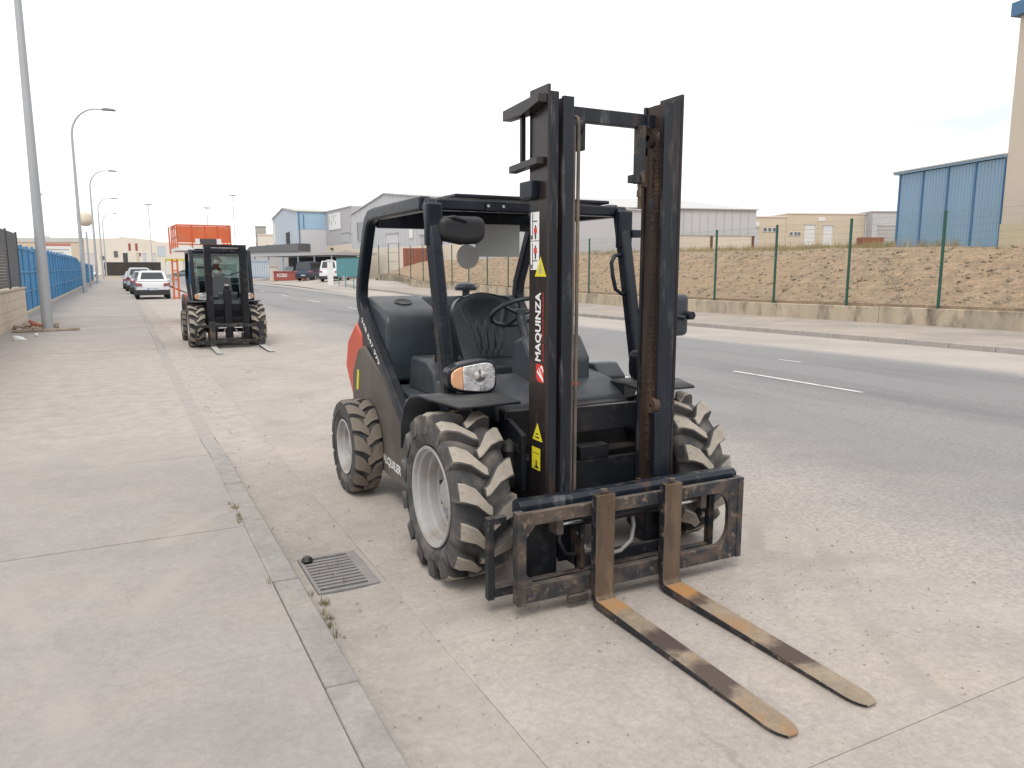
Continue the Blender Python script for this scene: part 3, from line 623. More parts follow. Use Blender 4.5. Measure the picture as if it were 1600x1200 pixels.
def fork(root, x0, x1, yf, ytip, top, name='fork', m1='shank', m2='blade'):
    """L-shaped fork: shank on the carriage, heel, tapering blade with a rounded tip"""
    t = .045
    sh = MB(); prof = [(yf, top), (yf + t, top), (yf + t, .10), (yf + t - .012, .045), (yf + t - .04, .012), (yf - .02, .006), (yf - .02, .05), (yf - .006, .058), (yf, .075)]
    sh.prism(prof, 'x', x0, x1); s = sh.build(name, m1, root, bevel=.004); side_dark(s)
    bl = MB(); w = x1 - x0; fs = [0, .2, .4, .6, .8, .9, .93, .95, .965, .978, .988, .996, 1]; n = len(fs) - 1
    for f in fs:
        y = yf - .02 + (ytip - yf + .02) * f; zt = .05 - .030 * f; zb_ = .006 + .004 * f
        k = 0
        if f > .92: k = ((f - .92) / .08) ** 2.6 * .27
        bl.v += [(x0 + w * k, y, zb_), (x1 - w * k, y, zb_), (x1 - w * k, y, zt), (x0 + w * k, y, zt)]
    for i in range(n):
        for k in range(4):
            a = i * 4 + k; b = i * 4 + (k + 1) % 4; bl.f.append((a, b, b + 4, a + 4))
    e = n * 4; bl.f += [(3, 2, 1, 0), (e, e + 1, e + 2, e + 3)]
    side_dark(bl.build('fork_blade', m2, s, bevel=.003))
    MB().lathe([(top, .001), (top, .012), (top + .012, .012), (top + .012, .02), (top + .022, .018), (top + .022, .001)], 10, 'z', ((x0 + x1) / 2, yf + t * .5, 0)).build('locking_pin', 'frame_rust', s, smooth=40)
def headlight(root, cx, y, z, side):
    out = []
    for i in range(28):
        a = i * math.pi / 14; u = math.copysign(abs(math.cos(a)) ** .55, math.cos(a)); v = math.copysign(abs(math.sin(a)) ** .6, math.sin(a))
        out.append((u * .138, v * (.080 - side * u * .018)))       # the lamp narrows towards the indicator
    h = MB().prism([(cx + a * 1.08, z + b * 1.12) for a, b in out], 'y', y, y + .10).build('headlight', 'cab_black', root, bevel=.012)
    rng = sorted(set(a for a, b in out)); cut = cx + side * .062
    poly = [(cx + a * .96, z + b * .93) for a, b in out]
    def clip(keep):
        res = []
        for i in range(len(poly)):
            p, q = poly[i], poly[(i + 1) % len(poly)]; ip, iq = keep(p[0]), keep(q[0])
            if ip: res.append(p)
            if ip != iq:
                t = (cut - p[0]) / (q[0] - p[0]); res.append((cut, p[1] + (q[1] - p[1]) * t))
        return res
    MB().prism(clip(lambda x: (x - cut) * side < 0), 'y', y - .012, y + .01).build('lens', 'lens', h, bevel=.006)
    MB().prism(clip(lambda x: (x - cut) * side > 0), 'y', y - .010, y + .01).build('indicator', 'amber', h, bevel=.006)
    MB().lathe([(-.020, .001), (-.018, .02), (-.014, .034)], 20, 'y', (cx - side * .035, y, z + .01)).build('reflector', 'chrome', h, smooth=60)
    for k in range(5): MB().box(cx + side * (.072 + k * .012) - .002, cx + side * (.072 + k * .012) + .002, y - .0125, y - .009, z - .045, z + .045).build('lens_rib', 'amber', h)
    MB().tube([(cx, y + .05, z - .06), (cx, y + .05, z - .10)], .018).build('bracket', 'cab_black', h)
def rail(root, s, zt, tilt=0, wide=False):
    """one side of the mast: outer channel and the inner beam nested in it; s = -1 or 1"""
    if s > 0 and zt > 2.4: zt += .03
    dx = .028 if s > 0 and zt > 2.4 else 0
    def bx(mb, a, b, y0, y1, z0, z1):
        a -= dx; b -= dx; mb.box(min(s * a, s * b), max(s * a, s * b), y0, y1, z0, z1)
    o = MB(); bx(o, .420, .404, -.480, -.300, .12, zt)
    og = o.build('outer_mast_channel', 'mast_side', root, bevel=.002)
    m2 = MB(); bx(m2, .4035, .358, -.478, -.460, .12, zt - .03); bx(m2, .4035, .358, -.320, -.302, .12, zt - .03)
    m2.build('channel_flange', 'mast_worn', og, bevel=.002)
    i = MB(); bx(i, .345, .285, -.497, -.478, .16, zt - .05); bx(i, .345, .285, -.335, -.315, .16, zt - .05)
    ig = i.build('inner_mast_beam', 'mast_worn', root, bevel=.002)
    m3 = MB(); bx(m3, .330, .298, -.4775, -.3355, .16, zt - .052); m3.build('beam_web', 'rust', ig)
    MB().lathe([(-.016, .012), (-.016, .05), (-.012, .054), (.012, .054), (.016, .05), (.016, .012)], 24, 'x', (s * (.372 - dx), -.415, zt - .13)).build('mast_roller', 'chrome', root, smooth=40)
def forklift(loc, label, main):
    root = thing('forklift', loc, label, 'forklift', 'rough terrain forklifts parked in the lane')
    tx = .715 if main else .62; K = .66 if main else .60
    for s in (-1, 1):
        wheel(root, 'f', s * tx, 0, .445, s); wheel(root, 'r', s * (.765 if main else .68), 1.78, .345, s)
    ZT = 2.52 if main else 2.16
    # chassis
    b = MB().box(-.48, .48, -.12, 2.0, .30, .62); b.box(-.52, .52, .55, 2.1, .56, .80); b.box(-tx + .05, tx - .05, -.07, .07, .36, .52); b.box(-.55, .55, 1.72, 1.88, .28, .42)
    b.box(-.42, .42, -.02, .42, .60, .88); b.build('chassis', 'oilblack', root, bevel=.01)
    for s in (-1, 1):
        pl = [(.56, .20), (1.35, .20), (1.95, .235), (2.25, .45), (2.22, .84), (2.05, 1.04), (1.9, 1.08), (1.5, .92), (.98, .70), (.60, .58)]
        MB().prism(pl, 'x', s * (K - .03), s * (K - .004)).build('side_panel', 'chassis_dirty', root, bevel=.006)
        q = MB(); q.box(min(s * (K - .02), s * (K - .22)), max(s * (K - .02), s * (K - .22)), .60, 1.42, .56, .80); q.build('step_box', 'chassis_dirty' if s < 0 else 'plastic', root, bevel=.01)
    MB().box(-K + .05, K - .05, .42, 1.45, .80, .835).build('floor_plate', 'plastic', root, bevel=.004)
    # counterweight at the back
    MB().prism([(1.99, .74), (2.02, 1.16), (2.16, 1.25), (2.42, 1.08), (2.50, .86), (2.28, .60)], 'x', -K + .02, K - .02).build('counterweight', 'red_paint', root, bevel=.03, seg=3)
    # engine cover behind the seat
    pf = [(1.43, .86), (1.42, 1.28), (1.45, 1.325), (1.55, 1.37), (1.86, 1.455), (2.02, 1.44), (2.2, 1.2), (2.2, .86)]
    hd = MB().prism(pf, 'x', -K + .035, -.20).build('engine_cover', 'plastic', root, bevel=.03, seg=3)
    MB().prism([(1.80, .86), (1.78, 1.36), (1.86, 1.45), (2.02, 1.43), (2.2, 1.2), (2.2, .86)], 'x', -.199, K - .035).build('engine_cover', 'plastic', root, bevel=.025, seg=3)
    MB().prism([(1.45, .86), (1.45, 1.20), (1.55, 1.30), (1.79, 1.34), (1.79, .86)], 'x', .33, K - .037).build('side_cover', 'plastic', root, bevel=.02, seg=3)
    nrm = Vector((0, -.26, .965)).normalized()
    cup = MB().lathe([(.004, .068), (.008, .062), (.002, .052), (-.0, .001)], 28, 'z').build('cup_holder', 'oilblack', hd, smooth=30, loc=(-.40, 1.70, 1.4135)); cup.rotation_euler = nrm.to_track_quat('Z', 'Y').to_euler()  # shallow disc; its black stands in for the shade inside the hole
    MB().lathe([(1.42, .03), (1.49, .03), (1.49, .085), (1.515, .09), (1.54, .075), (1.555, .03), (1.557, .001)], 24, 'z', (.19, 1.88, 0)).build('air_intake', 'plastic', root, smooth=35)
    # seat
    sb = MB(); nu, nv = 44, 40
    for j in range(nv + 1):
        t = j / nv; z = 1.02 + .475 * t
        hw = .262 * (1 - .16 * (1 - t) ** 1.6) * (math.sqrt(max(.0, 1 - ((t - .58) / .42) ** 2.6)) * .55 + .45 if t > .58 else 1)
        for i in range(nu + 1):
            a = i / nu * 2 - 1
            y_ = 1.03 + .17 * t - .055 * abs(a) ** 2.4 - .035 * math.sin(math.pi * min(1, t * 1.1)) * (1 - a * a)
            inner = abs(a) < .16 + .42 * max(0, t - .12)
            rib = smooth01(t, .10, .20) * (1 - smooth01(t, .50, .62)) * (1 - smooth01(abs(a) - .10 * t, .36, .46))
            y_ += .011 * rib * math.cos(a * 2 * math.pi * 3.4 / (.62 + .5 * t))
            ve = abs(abs(a) - (.42 + .75 * (t - .45))); y_ += .013 * math.exp(-(ve / .05) ** 2) * smooth01(t, .42, .55) * (1 - smooth01(t, .80, .9))
            sb.v.append((a * hw, y_, z - .02 * a * a * t))
    NN = len(sb.v)
    for j in range(nv + 1):
        t = j / nv
        for i in range(nu + 1):
            x_, y_, z_ = sb.v[j * (nu + 1) + i]; sb.v.append((x_ * .96, 1.03 + .17 * t + .055 - .03 * abs(i / nu * 2 - 1) ** 2.4, z_ - .012 * t))
    for j in range(nv):
        for i in range(nu):
            q = j * (nu + 1) + i; sb.f.append((q, q + 1, q + nu + 2, q + nu + 1)); q += NN; sb.f.append((q + nu + 1, q + nu + 2, q + 1, q))
    per = list(range(nu + 1)) + [j * (nu + 1) + nu for j in range(1, nv + 1)] + [nv * (nu + 1) + i for i in range(nu - 1, -1, -1)] + [j * (nu + 1) for j in range(nv - 1, 0, -1)]
    for k in range(len(per)):
        a, b_ = per[k], per[(k + 1) % len(per)]; sb.f.append((a, NN + a, NN + b_, b_))
    so = sb.build('seat_back', 'seat', root, smooth=55)
    MB().prism([(.58, .98), (.60, 1.055), (.72, 1.075), (1.0, 1.045), (1.1, 1.08), (1.12, .96), (.62, .95)], 'x', -.23, .23).build('seat_cushion', 'seat', root, bevel=.03, seg=3)
    MB().box(-.2, .2, .66, 1.1, .80, .96).build('seat_base', 'plastic', root, bevel=.01)
    # controls
    MB().prism([(.22, .86), (.22, 1.12), (.34, 1.26), (.46, 1.22), (.5, 1.0), (.5, .86)], 'x', -.12, .30).build('dashboard', 'plastic', root, bevel=.025, seg=3)
    sw = MB(); ring = []; ax = Vector((0, .5, .86)).normalized(); e1 = Vector((1, 0, 0)); e2 = ax.cross(e1); cc = Vector((.0, .60, 1.385))
    pts = [cc + (e1 * math.cos(a) + e2 * math.sin(a)) * .185 for a in [i * 2 * math.pi / 36 for i in range(37)]]
    sw.tube(pts, .014, 10, caps=False)
    for a in (R(90), R(210), R(330)): sw.tube([cc - ax * .02, cc + (e1 * math.cos(a) + e2 * math.sin(a)) * .183], .012, 8)
    sw.lathe([(-.02, .001), (-.02, .045), (.02, .04), (.025, .001)], 16, 'z', tuple(cc)); sw.tube([cc, cc - ax * .3], .03, 12)
    sw.build('steering_wheel', 'seat', root, smooth=50)
    MB().prism([(.80, .83), (.86, 1.0), (.98, 1.06), (1.28, 1.06), (1.34, .83)], 'x', -.50, -.30).build('lever_console', 'plastic', root, bevel=.02, seg=3)
    lv = MB(); 
    for k in range(3): lv.tube([(-.44 + k * .05, .96, 1.04), (-.445 + k * .05, .93, 1.22)], .006, 8); lv.lathe([(-.02, .001), (-.02, .014), (.02, .016), (.025, .001)], 10, 'z', (-.445 + k * .05, .93, 1.23))
    lv.build('control_lever', 'cab_black', root, smooth=40)
    bo = MB(); bo.lathe([(1.05, .06), (1.065, .06), (1.07, .05), (1.085, .05), (1.09, .04), (1.105, .04), (1.11, .02), (1.112, .001)], 16, 'z', (-.38, 1.0, 0)); bo.build('lever_boot', 'hose', root, smooth=30)
    # front cowl
    MB().prism([(.04, .80), (.06, .90), (.20, .985), (.44, 1.02), (.46, .84)], 'x', -.44, .44).build('front_cowl', 'plastic', root, bevel=.012)
    MB().prism([(.30, .84), (.30, .97), (.40, 1.05), (.48, 1.05), (.48, .84)], 'x', .44, K - .03).build('side_cowl', 'plastic', root, bevel=.012)
    MB().prism([(.30, .84), (.30, .95), (.40, 1.0), (.48, 1.0), (.48, .84)], 'x', -K + .03, -.44).build('side_cowl', 'plastic', root, bevel=.012)
    MB().box(.06, .15, .12, .18, .965, .985).build('red_handle', 'red_small', root, bevel=.004)
    # mudguards
    for s in (-1, 1):
        xo, xi = s * (tx + .125), s * (tx - .30)
        arc = [(.53, .60), (.52, .74), (.46, .86), (.36, .93), (.22, .962), (.02, .968), (-.20, .955)]
        mg = MB()
        for k, (yy, zz) in enumerate(arc):
            f = 1 if k < 6 else .92
            mg.v += [(xi, yy, zz), (xo * f, yy, zz)]
        for k in range(len(arc) - 1): mg.f.append((2 * k, 2 * k + 1, 2 * k + 3, 2 * k + 2))
        go = mg.build('mudguard', 'fender', root, smooth=50); sm = go.modifiers.new('s', 'SOLIDIFY'); sm.thickness = .014; sm.offset = 0
        headlight(root, -tx + .145 if s < 0 else tx - (.02 if main else .145), .07, 1.065, s)
    # cab frame
    for s in (-1, 1):
        ps = [(s * K, .62, .44), (s * K, .74, .53), (s * K, .88, .65), (s * K, 1.5, 1.10), (s * K, 1.80, 1.315), (s * K, 1.865, 1.385), (s * K, 1.88, 1.46), (s * K, 1.86, 1.56), (s * K, 1.67, 1.92), (s * K, 1.63, 1.985), (s * K, 1.56, 2.025), (s * K, 1.45, 2.035), (s * K, .52, 2.035)]
        rp = MB().bar(ps, .075, .085).build('roll_bar', 'cab_black', root, bevel=.014, seg=3)
        fp = MB().bar([(s * K, .20, .94), (s * K, .44, 2.0), (s * K, .47, 2.04)], .075, .085).build('front_pillar', 'cab_black', root, bevel=.016, seg=3)
        if main: MB().box(s * K - .05, s * K + .05, .375, .43, 1.79, 2.03).build('pillar_bracket', 'cab_black', fp, bevel=.012)
    MB().box(-K + .0385, K - .0385, .44, .52, 1.995, 2.062).build('front_beam', 'cab_black', root, bevel=.012)
    MB().box(-K + .0385, K - .0385, 1.53, 1.62, 1.945, 2.0715).build('rear_beam', 'cab_black', root, bevel=.01)
    MB().box(-.50, .58 if main else .5, .455, 1.56, 2.072, 2.094).build('roof_plate', 'cab_black', root, bevel=.006)
    # mast
    for s in (-1, 1): rail(root, s, ZT)
    MB().box(-.284, .284, -.40, -.355, ZT - .14, ZT - .07).build('mast_crossbar', 'mast_worn', root, bevel=.004)
    for z0, z1 in ((.78, .92), (.40, .62)): MB().box(-.403, .403, -.298, -.262, z0, z1).build('mast_tie', 'black_paint', root, bevel=.004)
    for s in (-1, 1):
        MB().tube([(s * .44, -.27, .72), (s * .40, .25, .72)], .035, 12).build('tilt_cylinder', 'black_paint', root, smooth=40)
        MB().lathe([(.50, .001), (.50, .05), (.56, .055), (.58, .045), (.62, .055), (.66, .045), (.70, .055), (.74, .04), (.76, .001)], 16, 'z', (s * .47, -.17, 0)).build('damper', 'oilblack', root, smooth=30)
        MB().prism([(-.30, .80), (-.12, .86), (-.02, .80), (-.02, .60), (-.3, .5)], 'x', s * .43, s * .46).build('mast_bracket', 'black_paint', root, bevel=.004)
    # carriage
    cg = MB(); 
    for s in (-1, 1): cg.box(s * .265 - .012, s * .265 + .012, -.60, -.33, .14, .49)
    cg.box(-.277, .277, -.56, -.535, .44, .52); cg.box(-.277, .277, -.56, -.535, .12, .20)
    car = cg.build('fork_carriage', 'frame_worn', root, bevel=.004)
    if main:
        rb = MB(); rb.box(-.80, -.765, -.60, -.56, .08, .49); rb.box(.565, .60, -.60, -.56, .09, .49); rb.box(-.765, .565, -.60, -.56, .09, .14); rb.box(-.765, -.70, -.60, -.56, .455, .49)
        rb.build('side_shift_frame', 'frame_worn', car, bevel=.004)
        MB().prism([(-.655, .495), (-.655, .545), (-.635, .565), (-.585, .565), (-.565, .545), (-.565, .495)], 'x', -.655, .70).build('top_rail', 'mast_worn', car, bevel=.003)
        fr = MB(); fr.box(-.70, -.655, -.715, -.66, .075, .53); fr.box(.60, .69, -.71, -.685, .08, .53)
        fr.box(-.654, .599, -.712, -.68, .465, .528); fr.box(-.654, .599, -.712, -.672, .082, .165); fr.box(.665, .70, -.715, -.66, .079, .531)
        arc_ = [(.599 - .10 * (1 - math.cos(R(q))) , .365 + .0999 * math.sin(R(q))) for q in (0, 15, 30, 45, 60, 75, 90)]
        fr.prism([(.599, .4649)] + arc_[::1], 'y', -.708, -.684); fr.prism([(.599, .1651)] + [(a_, .63 - b_) for a_, b_ in arc_], 'y', -.708, -.684)
        fr.prism([(-.654, .4649), (-.60, .4649), (-.654, .40)], 'y', -.708, -.684); fr.prism([(-.654, .1651), (-.60, .1651), (-.654, .23)], 'y', -.708, -.684)
        fr.build('fork_frame', 'frame_rust', car, bevel=.004)
        MB().box(-.58, -.38, -.53, -.515, .10, .47).build('backing_plate', 'black_paint', car, bevel=.004)
        MB().box(.18, .36, -.53, -.515, .10, .47).build('backing_plate', 'black_paint', car, bevel=.004)
        MB().tube([(-.30, -.63, .415), (.22, -.63, .415)], .024, 14).build('side_shift_cylinder', 'black_paint', car, smooth=40)
        MB().tube([(.22, -.63, .415), (.44, -.63, .415)], .010, 10).build('cylinder_rod', 'chrome', car, smooth=40)
        MB().tube([(-.44, -.63, .415), (-.30, -.63, .415)], .010, 10).build('cylinder_rod', 'chrome', car, smooth=40)
        MB().box(.43, .47, -.68, -.60, .38, .465).build('cylinder_lug', 'frame_rust', car, bevel=.004); MB().box(-.47, -.43, -.68, -.60, .38, .465).build('cylinder_lug', 'frame_rust', car, bevel=.004)
        hp = [(.02, -.62, .40), (.025, -.63, .34), (.0, -.645, .27), (-.07, -.65, .225), (-.16, -.64, .215), (-.25, -.60, .25), (-.27, -.56, .33)]
        MB().tube(hp, .011, 10).build('hydraulic_hose', 'hose_grey', car, smooth=50)
        hp = [(-.40, -.60, .43), (-.42, -.62, .33), (-.38, -.62, .25), (-.30, -.58, .22)]
        MB().tube(hp, .010, 10).build('hydraulic_hose', 'oilblack', car, smooth=50)
        MB().box(-.42, -.30, -.715, -.69, .03, .0745).build('latch', 'frame_rust', car, bevel=.01)
        fork(root, -.298, -.188, -.765, -1.96, .578, m2='blade_a'); fork(root, .118, .228, -.765, -1.96, .578, m2='blade_b')
    else:
        fr = MB(); fr.box(-.70, .66, -.64, -.60, .44, .50); fr.box(-.70, .66, -.64, -.60, .10, .17); fr.box(-.70, -.66, -.645, -.595, .1701, .4399); fr.box(.62, .66, -.645, -.595, .1701, .4399)
        fr.build('fork_frame', 'frame_worn', car, bevel=.004)
        fork(root, -.42, -.30, -.70, -1.86, .56, m1='frame_worn', m2='concrete'); fork(root, .56, .68, -.70, -1.86, .56, m1='frame_worn', m2='concrete')
        for s in (-1, 1):
            MB().tube([(s * .1, -.62, .40), (s * .14, -.66, .34), (s * .2, -.66, .30), (s * .27, -.62, .33)], .011, 8).build('hydraulic_hose', 'hose_grey', car, smooth=50)
            MB().tube([(s * .08, -.64, .43), (s * .24, -.64, .43)], .012, 8).build('cylinder_rod', 'chrome', car, smooth=50)
    if main:
        # hoses over the left beam, chain on the right
        for dx, zz in ((0, 2.36), (.026, 2.38)):
            pts = [(-.262 + dx, -.46, .50), (-.262 + dx, -.46, 1.4), (-.262 + dx, -.46, zz - .03), (-.258 + dx, -.445, zz + .005), (-.255 + dx, -.42, zz + .015), (-.255 + dx, -.395, zz), (-.255 + dx, -.385, zz - .1), (-.255 + dx, -.385, 1.9)]
            MB().tube(pts, .0095, 10).build('mast_hose', 'hose', root, smooth=50)
        MB().lathe([(-.03, .012), (-.03, .05), (-.02, .042), (.02, .042), (.03, .05), (.03, .012)], 20, 'x', (-.245, -.42, 2.345)).build('hose_pulley', 'black_paint', root, smooth=40)
        MB().box(-.22, -.17, -.42, -.36, 2.24, 2.38).build('pulley_bracket', 'black_paint', root, bevel=.004)
        ch = MB(); z = .62; k = 0
        while z < 2.36:
            w_ = .019 if k % 2 else .013
            ch.box(.252 - w_, .252 + w_, -.452, -.432, z, z + .021); z += .0225; k += 1
        ch.build('lift_chain', 'rust', root)
        MB().lathe([(-.02, .015), (-.02, .052), (-.012, .046), (.012, .046), (.02, .052), (.02, .015)], 24, 'x', (.235, -.41, 2.33)).build('chain_wheel', 'rust', root, smooth=40)
        MB().box(.165, .185, -.44, -.36, 2.10, 2.385).build('chain_bracket', 'frame_rust', root, bevel=.003)
        MB().box(.185, .228, -.41, -.37, 2.08, 2.24).build('chain_anchor', 'shank', root, bevel=.004)
        MB().box(.115, .164, -.43, -.38, 2.10, 2.14).build('anchor_block', 'mast_worn', root, bevel=.003)
        MB().lathe([(1.97, .001), (1.97, .011), (2.03, .011), (2.03, .017), (2.06, .017), (2.08, .01), (2.099, .01)], 10, 'z', (.175, -.41, 0)).build('anchor_bolt', 'shank', root, smooth=35)
        MB().box(.232, .25, -.45, -.42, 1.95, 2.02).build('cable_clip', 'mast_worn', root, bevel=.003)
        MB().lathe([(-.018, .008), (-.018, .042), (.018, .042), (.018, .008)], 22, 'x', (.25, -.475, .93)).build('guide_roller', 'rust', root, smooth=40)
        MB().box(.232, .268, -.52, -.485, .55, .90).build('guide_bar', 'mast_worn', root, bevel=.004)
        MB().box(-.10, .09, -.30, -.22, .62, .70).build('hydraulic_block', 'black_paint', root, bevel=.006)
        MB().tube([(.05, -.16, .84), (.14, -.16, .84)], .04, 14).build('hydraulic_motor', 'mast_worn', root, smooth=40)
        # bumpers and switches on the left side of the mast
        mbk = MB(); mbk.prism([(-.475, 2.435), (-.475, 2.475), (-.10, 2.455), (-.10, 2.405), (-.30, 2.40)], 'x', -.470, -.4205); mbk.build('mast_stop', 'mast_side', root, bevel=.003)
        MB().prism([(-.455, 2.155), (-.455, 2.19), (-.16, 2.175), (-.16, 2.14)], 'x', -.465, -.4205).build('mast_stop', 'mast_side', root, bevel=.003)
        MB().box(-.452, -.428, -.275, -.255, 2.17, 2.42).build('stop_bar', 'mast_side', root, bevel=.002)
        MB().box(-.462, -.4205, -.40, -.27, 2.00, 2.085).build('limit_switch', 'cab_black', root, bevel=.005)
        # mirror block under the roof, plate and mirror at the back
        mr = MB().prism([(-.645, 1.835), (-.60, 1.815), (-.50, 1.797), (-.40, 1.803), (-.345, 1.83), (-.345, 1.95), (-.40, 1.962), (-.60, 1.958), (-.645, 1.94)], 'y', .35, .44).build('wing_mirror', 'visor', root, bevel=.039, seg=5)
        MB().tube([(-.64, .42, 1.94), (-.55, .35, 1.95), (-.48, .35, 1.93)], .012, 8).build('mirror_arm', 'cab_black', mr, smooth=50)
        MB().box(-.315, -.185, .43, .4395, 2.0, 2.055).build('bolt_plate', 'cab_black', root, bevel=.002)
        for x in (-.30, -.2): MB().lathe([(.424, .001), (.424, .009), (.43, .009)], 8, 'y', (x, 0, 2.027)).build('bolt_head', 'rim', root)
        MB().box(.10, .47, 1.49, 1.50, 1.75, 1.99).build('rear_plate', 'plate_grey', root, bevel=.003)
        MB().lathe([(1.30, .001), (1.30, .084), (1.312, .086), (1.325, .07), (1.33, .001)], 32, 'y', (-.045, 0, 1.745)).build('rear_view_mirror', 'mirror_grey', root, smooth=40)
        MB().tube([(-.045, 1.32, 1.80), (-.03, 1.4, 1.9), (0, 1.53, 1.97)], .008, 8).build('mirror_stem', 'cab_black', root, smooth=50)
        mr = MB().box(.86, .99, .12, .19, 1.23, 1.50).build('wing_mirror', 'plastic', root, bevel=.035, seg=4)
        MB().tube([(.93, .10, 1.35), (.90, .07, 1.35), (.80, .12, 1.37), (.68, .28, 1.40)], .016, 10).build('mirror_arm', 'cab_black', mr, smooth=50)
        MB().lathe([(.06, .001), (.06, .026), (.12, .03), (.12, .001)], 14, 'y', (.96, 0, 1.365)).build('mirror_joint', 'cab_black', mr, smooth=40)
        MB().tube([(.64, .38, 1.75), (.58, .38, 1.745), (.545, .37, 1.70), (.545, .355, 1.62), (.56, .34, 1.53), (.60, .33, 1.50), (.65, .33, 1.51)], .013, 10).build('grab_handle', 'cab_black', root, smooth=50)
        MB().box(.70, .775, .36, .41, 1.86, 1.91).build('lamp_bracket', 'cab_black', root, bevel=.006)
        # printed marks on the mast: reading upwards along the outer left face
        X = -.4206; du, dv_ = (0, 0, 1), (0, 1, 0)
        text('lettering', 'MAQUINZA', (X, -.435, 1.20), du, dv_, .345, .066, 'white_print', root, bold=.03)
        text('lettering', 'ALQUILER Y VENTA DE MAQUINARIA', (X, -.456, 1.20), du, dv_, .345, .015, 'red_print', root, bold=.01)
        lg = polyplate('emblem', [(.0, .0), (.075, .0), (.09, .015), (.09, .076), (.02, .076), (0, .055)], (X, -.455, 1.095), du, dv_, 'red_print', root)
        polyplate('emblem_stroke', [(.004, .0), (.014, .0), (.074, .046), (.064, .046), (.036, .028), (.058, .062), (.046, .062), (.012, .012)], (X - .0016, -.455, 1.095), du, dv_, 'white_print', lg)
        polyplate('emblem_stroke', [(.05, .004), (.06, .0), (.084, .012), (.084, .026), (.074, .03), (.07, .02), (.074, .016), (.06, .01)], (X - .0016, -.455, 1.095), du, dv_, 'white_print', lg)
        # lift warning sticker: two boxes with a figure
        Xv = -.318; lt = (0, -1, 0); upv = (0, 0, 1)    # left-to-right runs towards the front
        sk = polyplate('warning_sticker', [(0, 0), (.085, 0), (.085, .282), (0, .282)], (X, Xv, 1.655), lt, upv, 'white_print', root)
        for z0, barz in ((.150, .235), (.006, .042)):
            def pp(pts, m, th=.0016): polyplate('pictogram', pts, (X - .0016, Xv, 1.655 + z0), lt, upv, m, sk, .0008)
            pp([(.018, .0), (.024, .0), (.024, .125), (.018, .125)], 'black_print')
            bz = barz - z0; pp([(.026, bz), (.068, bz), (.068, bz + .005), (.026, bz + .005)], 'black_print')
            q0 = .0 if z0 > .1 else .046
            pp([(.044, q0), (.056, q0), (.058, q0 + .03), (.042, q0 + .03)], 'black_print')
            pp([(.034, q0 + .0301), (.066, q0 + .0301), (.064, q0 + .056), (.036, q0 + .056)], 'red_print')
            pp([(.044, q0 + .0561), (.056, q0 + .0561), (.055, q0 + .068), (.045, q0 + .068)], 'black_print')
            pp([(.004, .0), (.014, .0), (.014, .018), (.004, .022)], 'black_print')
        pp = None
        polyplate('sticker_line', [(0, .1405), (.085, .1405), (.085, .1435), (0, .1435)], (X - .0016, Xv, 1.655), lt, upv, 'black_print', sk, .0008)
        t1 = polyplate('warning_triangle', [(0, 0), (.112, 0), (.056, .096)], (X - .002, -.366, 1.622), lt, upv, 'yellow_print', root)
        polyplate('pictogram', [(.045, .016), (.067, .016), (.064, .05), (.056, .062), (.048, .05)], (X - .0036, -.366, 1.622), lt, upv, 'mirror_grey', t1, .0006)
        t2 = polyplate('warning_triangle', [(0, 0), (.10, 0), (.05, .09)], (X, -.345, .79), lt, upv, 'yellow_print', root)
        polyplate('pictogram', [(.03, .012), (.07, .012), (.07, .02), (.03, .02)], (X - .0016, -.345, .79), lt, upv, 'black_print', t2, .0006)
        polyplate('pictogram', [(.038, .03), (.062, .03), (.062, .037), (.038, .037)], (X - .0016, -.345, .79), lt, upv, 'black_print', t2, .0006)
        t3 = polyplate('warning_plate', [(0, 0), (.085, 0), (.085, .115), (0, .115)], (X, -.340, .635), lt, upv, 'yellow_print', root)
        polyplate('pictogram', [(.025, .008), (.07, .008), (.07, .016), (.055, .022), (.05, .05), (.04, .05), (.04, .016), (.025, .014)], (X - .0016, -.340, .635), lt, upv, 'black_print', t3, .0006)
        polyplate('pictogram', [(.01, .085), (.075, .085), (.075, .088), (.01, .088)], (X - .0016, -.340, .635), lt, upv, 'black_print', t3, .0006)
        # telephone number down the rear leg of the roll bar, hire lettering on the sill
        d_ = Vector((0, -.81, -.588)).normalized(); u_ = Vector((0, -d_.z * -1, 0)); u_ = Vector((0, -.588, .81)).normalized()
        start = Vector((-K - .0378, 1.80, 1.315)) - u_ * .022 + d_ * .03
        text('lettering', '948 847 979', start, d_, u_, .50, .040, 'white_print', root, th=.0012, bold=.012)
        text('lettering', 'ALQUILER', (-K + .0035, 1.475, .272), (0, -1, -.05), (0, -.05, 1), .40, .075, 'white_print', root, th=.0015, bold=.03)
        polyplate('yellow_label', [(0, 0), (.05, 0), (.09, .16), (.04, .16)], (-K + .0035, 2.12, .72), (0, -1, 0), (0, 0, 1), 'yellow_print', root)
    else:
        # glazed cab
        MB().prism([(.22, 1.04), (.45, 1.99), (.455, 1.99), (.225, 1.04)], 'x', -K + .04, K - .04).build('windscreen', 'cab_glass', root)
        MB().prism([(1.62, 1.4), (1.60, 1.95), (1.605, 1.95), (1.625, 1.4)], 'x', -K + .04, K - .04).build('rear_window', 'cab_glass', root)
        for s in (-1, 1):
            MB().prism([(.28, 1.0), (.50, 1.99), (1.58, 1.99), (1.78, 1.5), (1.6, 1.2), (.9, .75), (.5, .75)], 'x', s * (K - .004), s * (K + .002)).build('door_glass', 'cab_glass', root)
            MB().bar([(s * (K + .02), .30, .70), (s * (K + .02), .30, 1.05), (s * (K + .02), .52, 1.98)], .03, .04).build('door_frame', 'cab_black', root, bevel=.004)
        MB().tube([(0, -.40, .30), (0, -.40, 1.30)], .055, 16).build('lift_cylinder', 'black_paint', root, smooth=40)
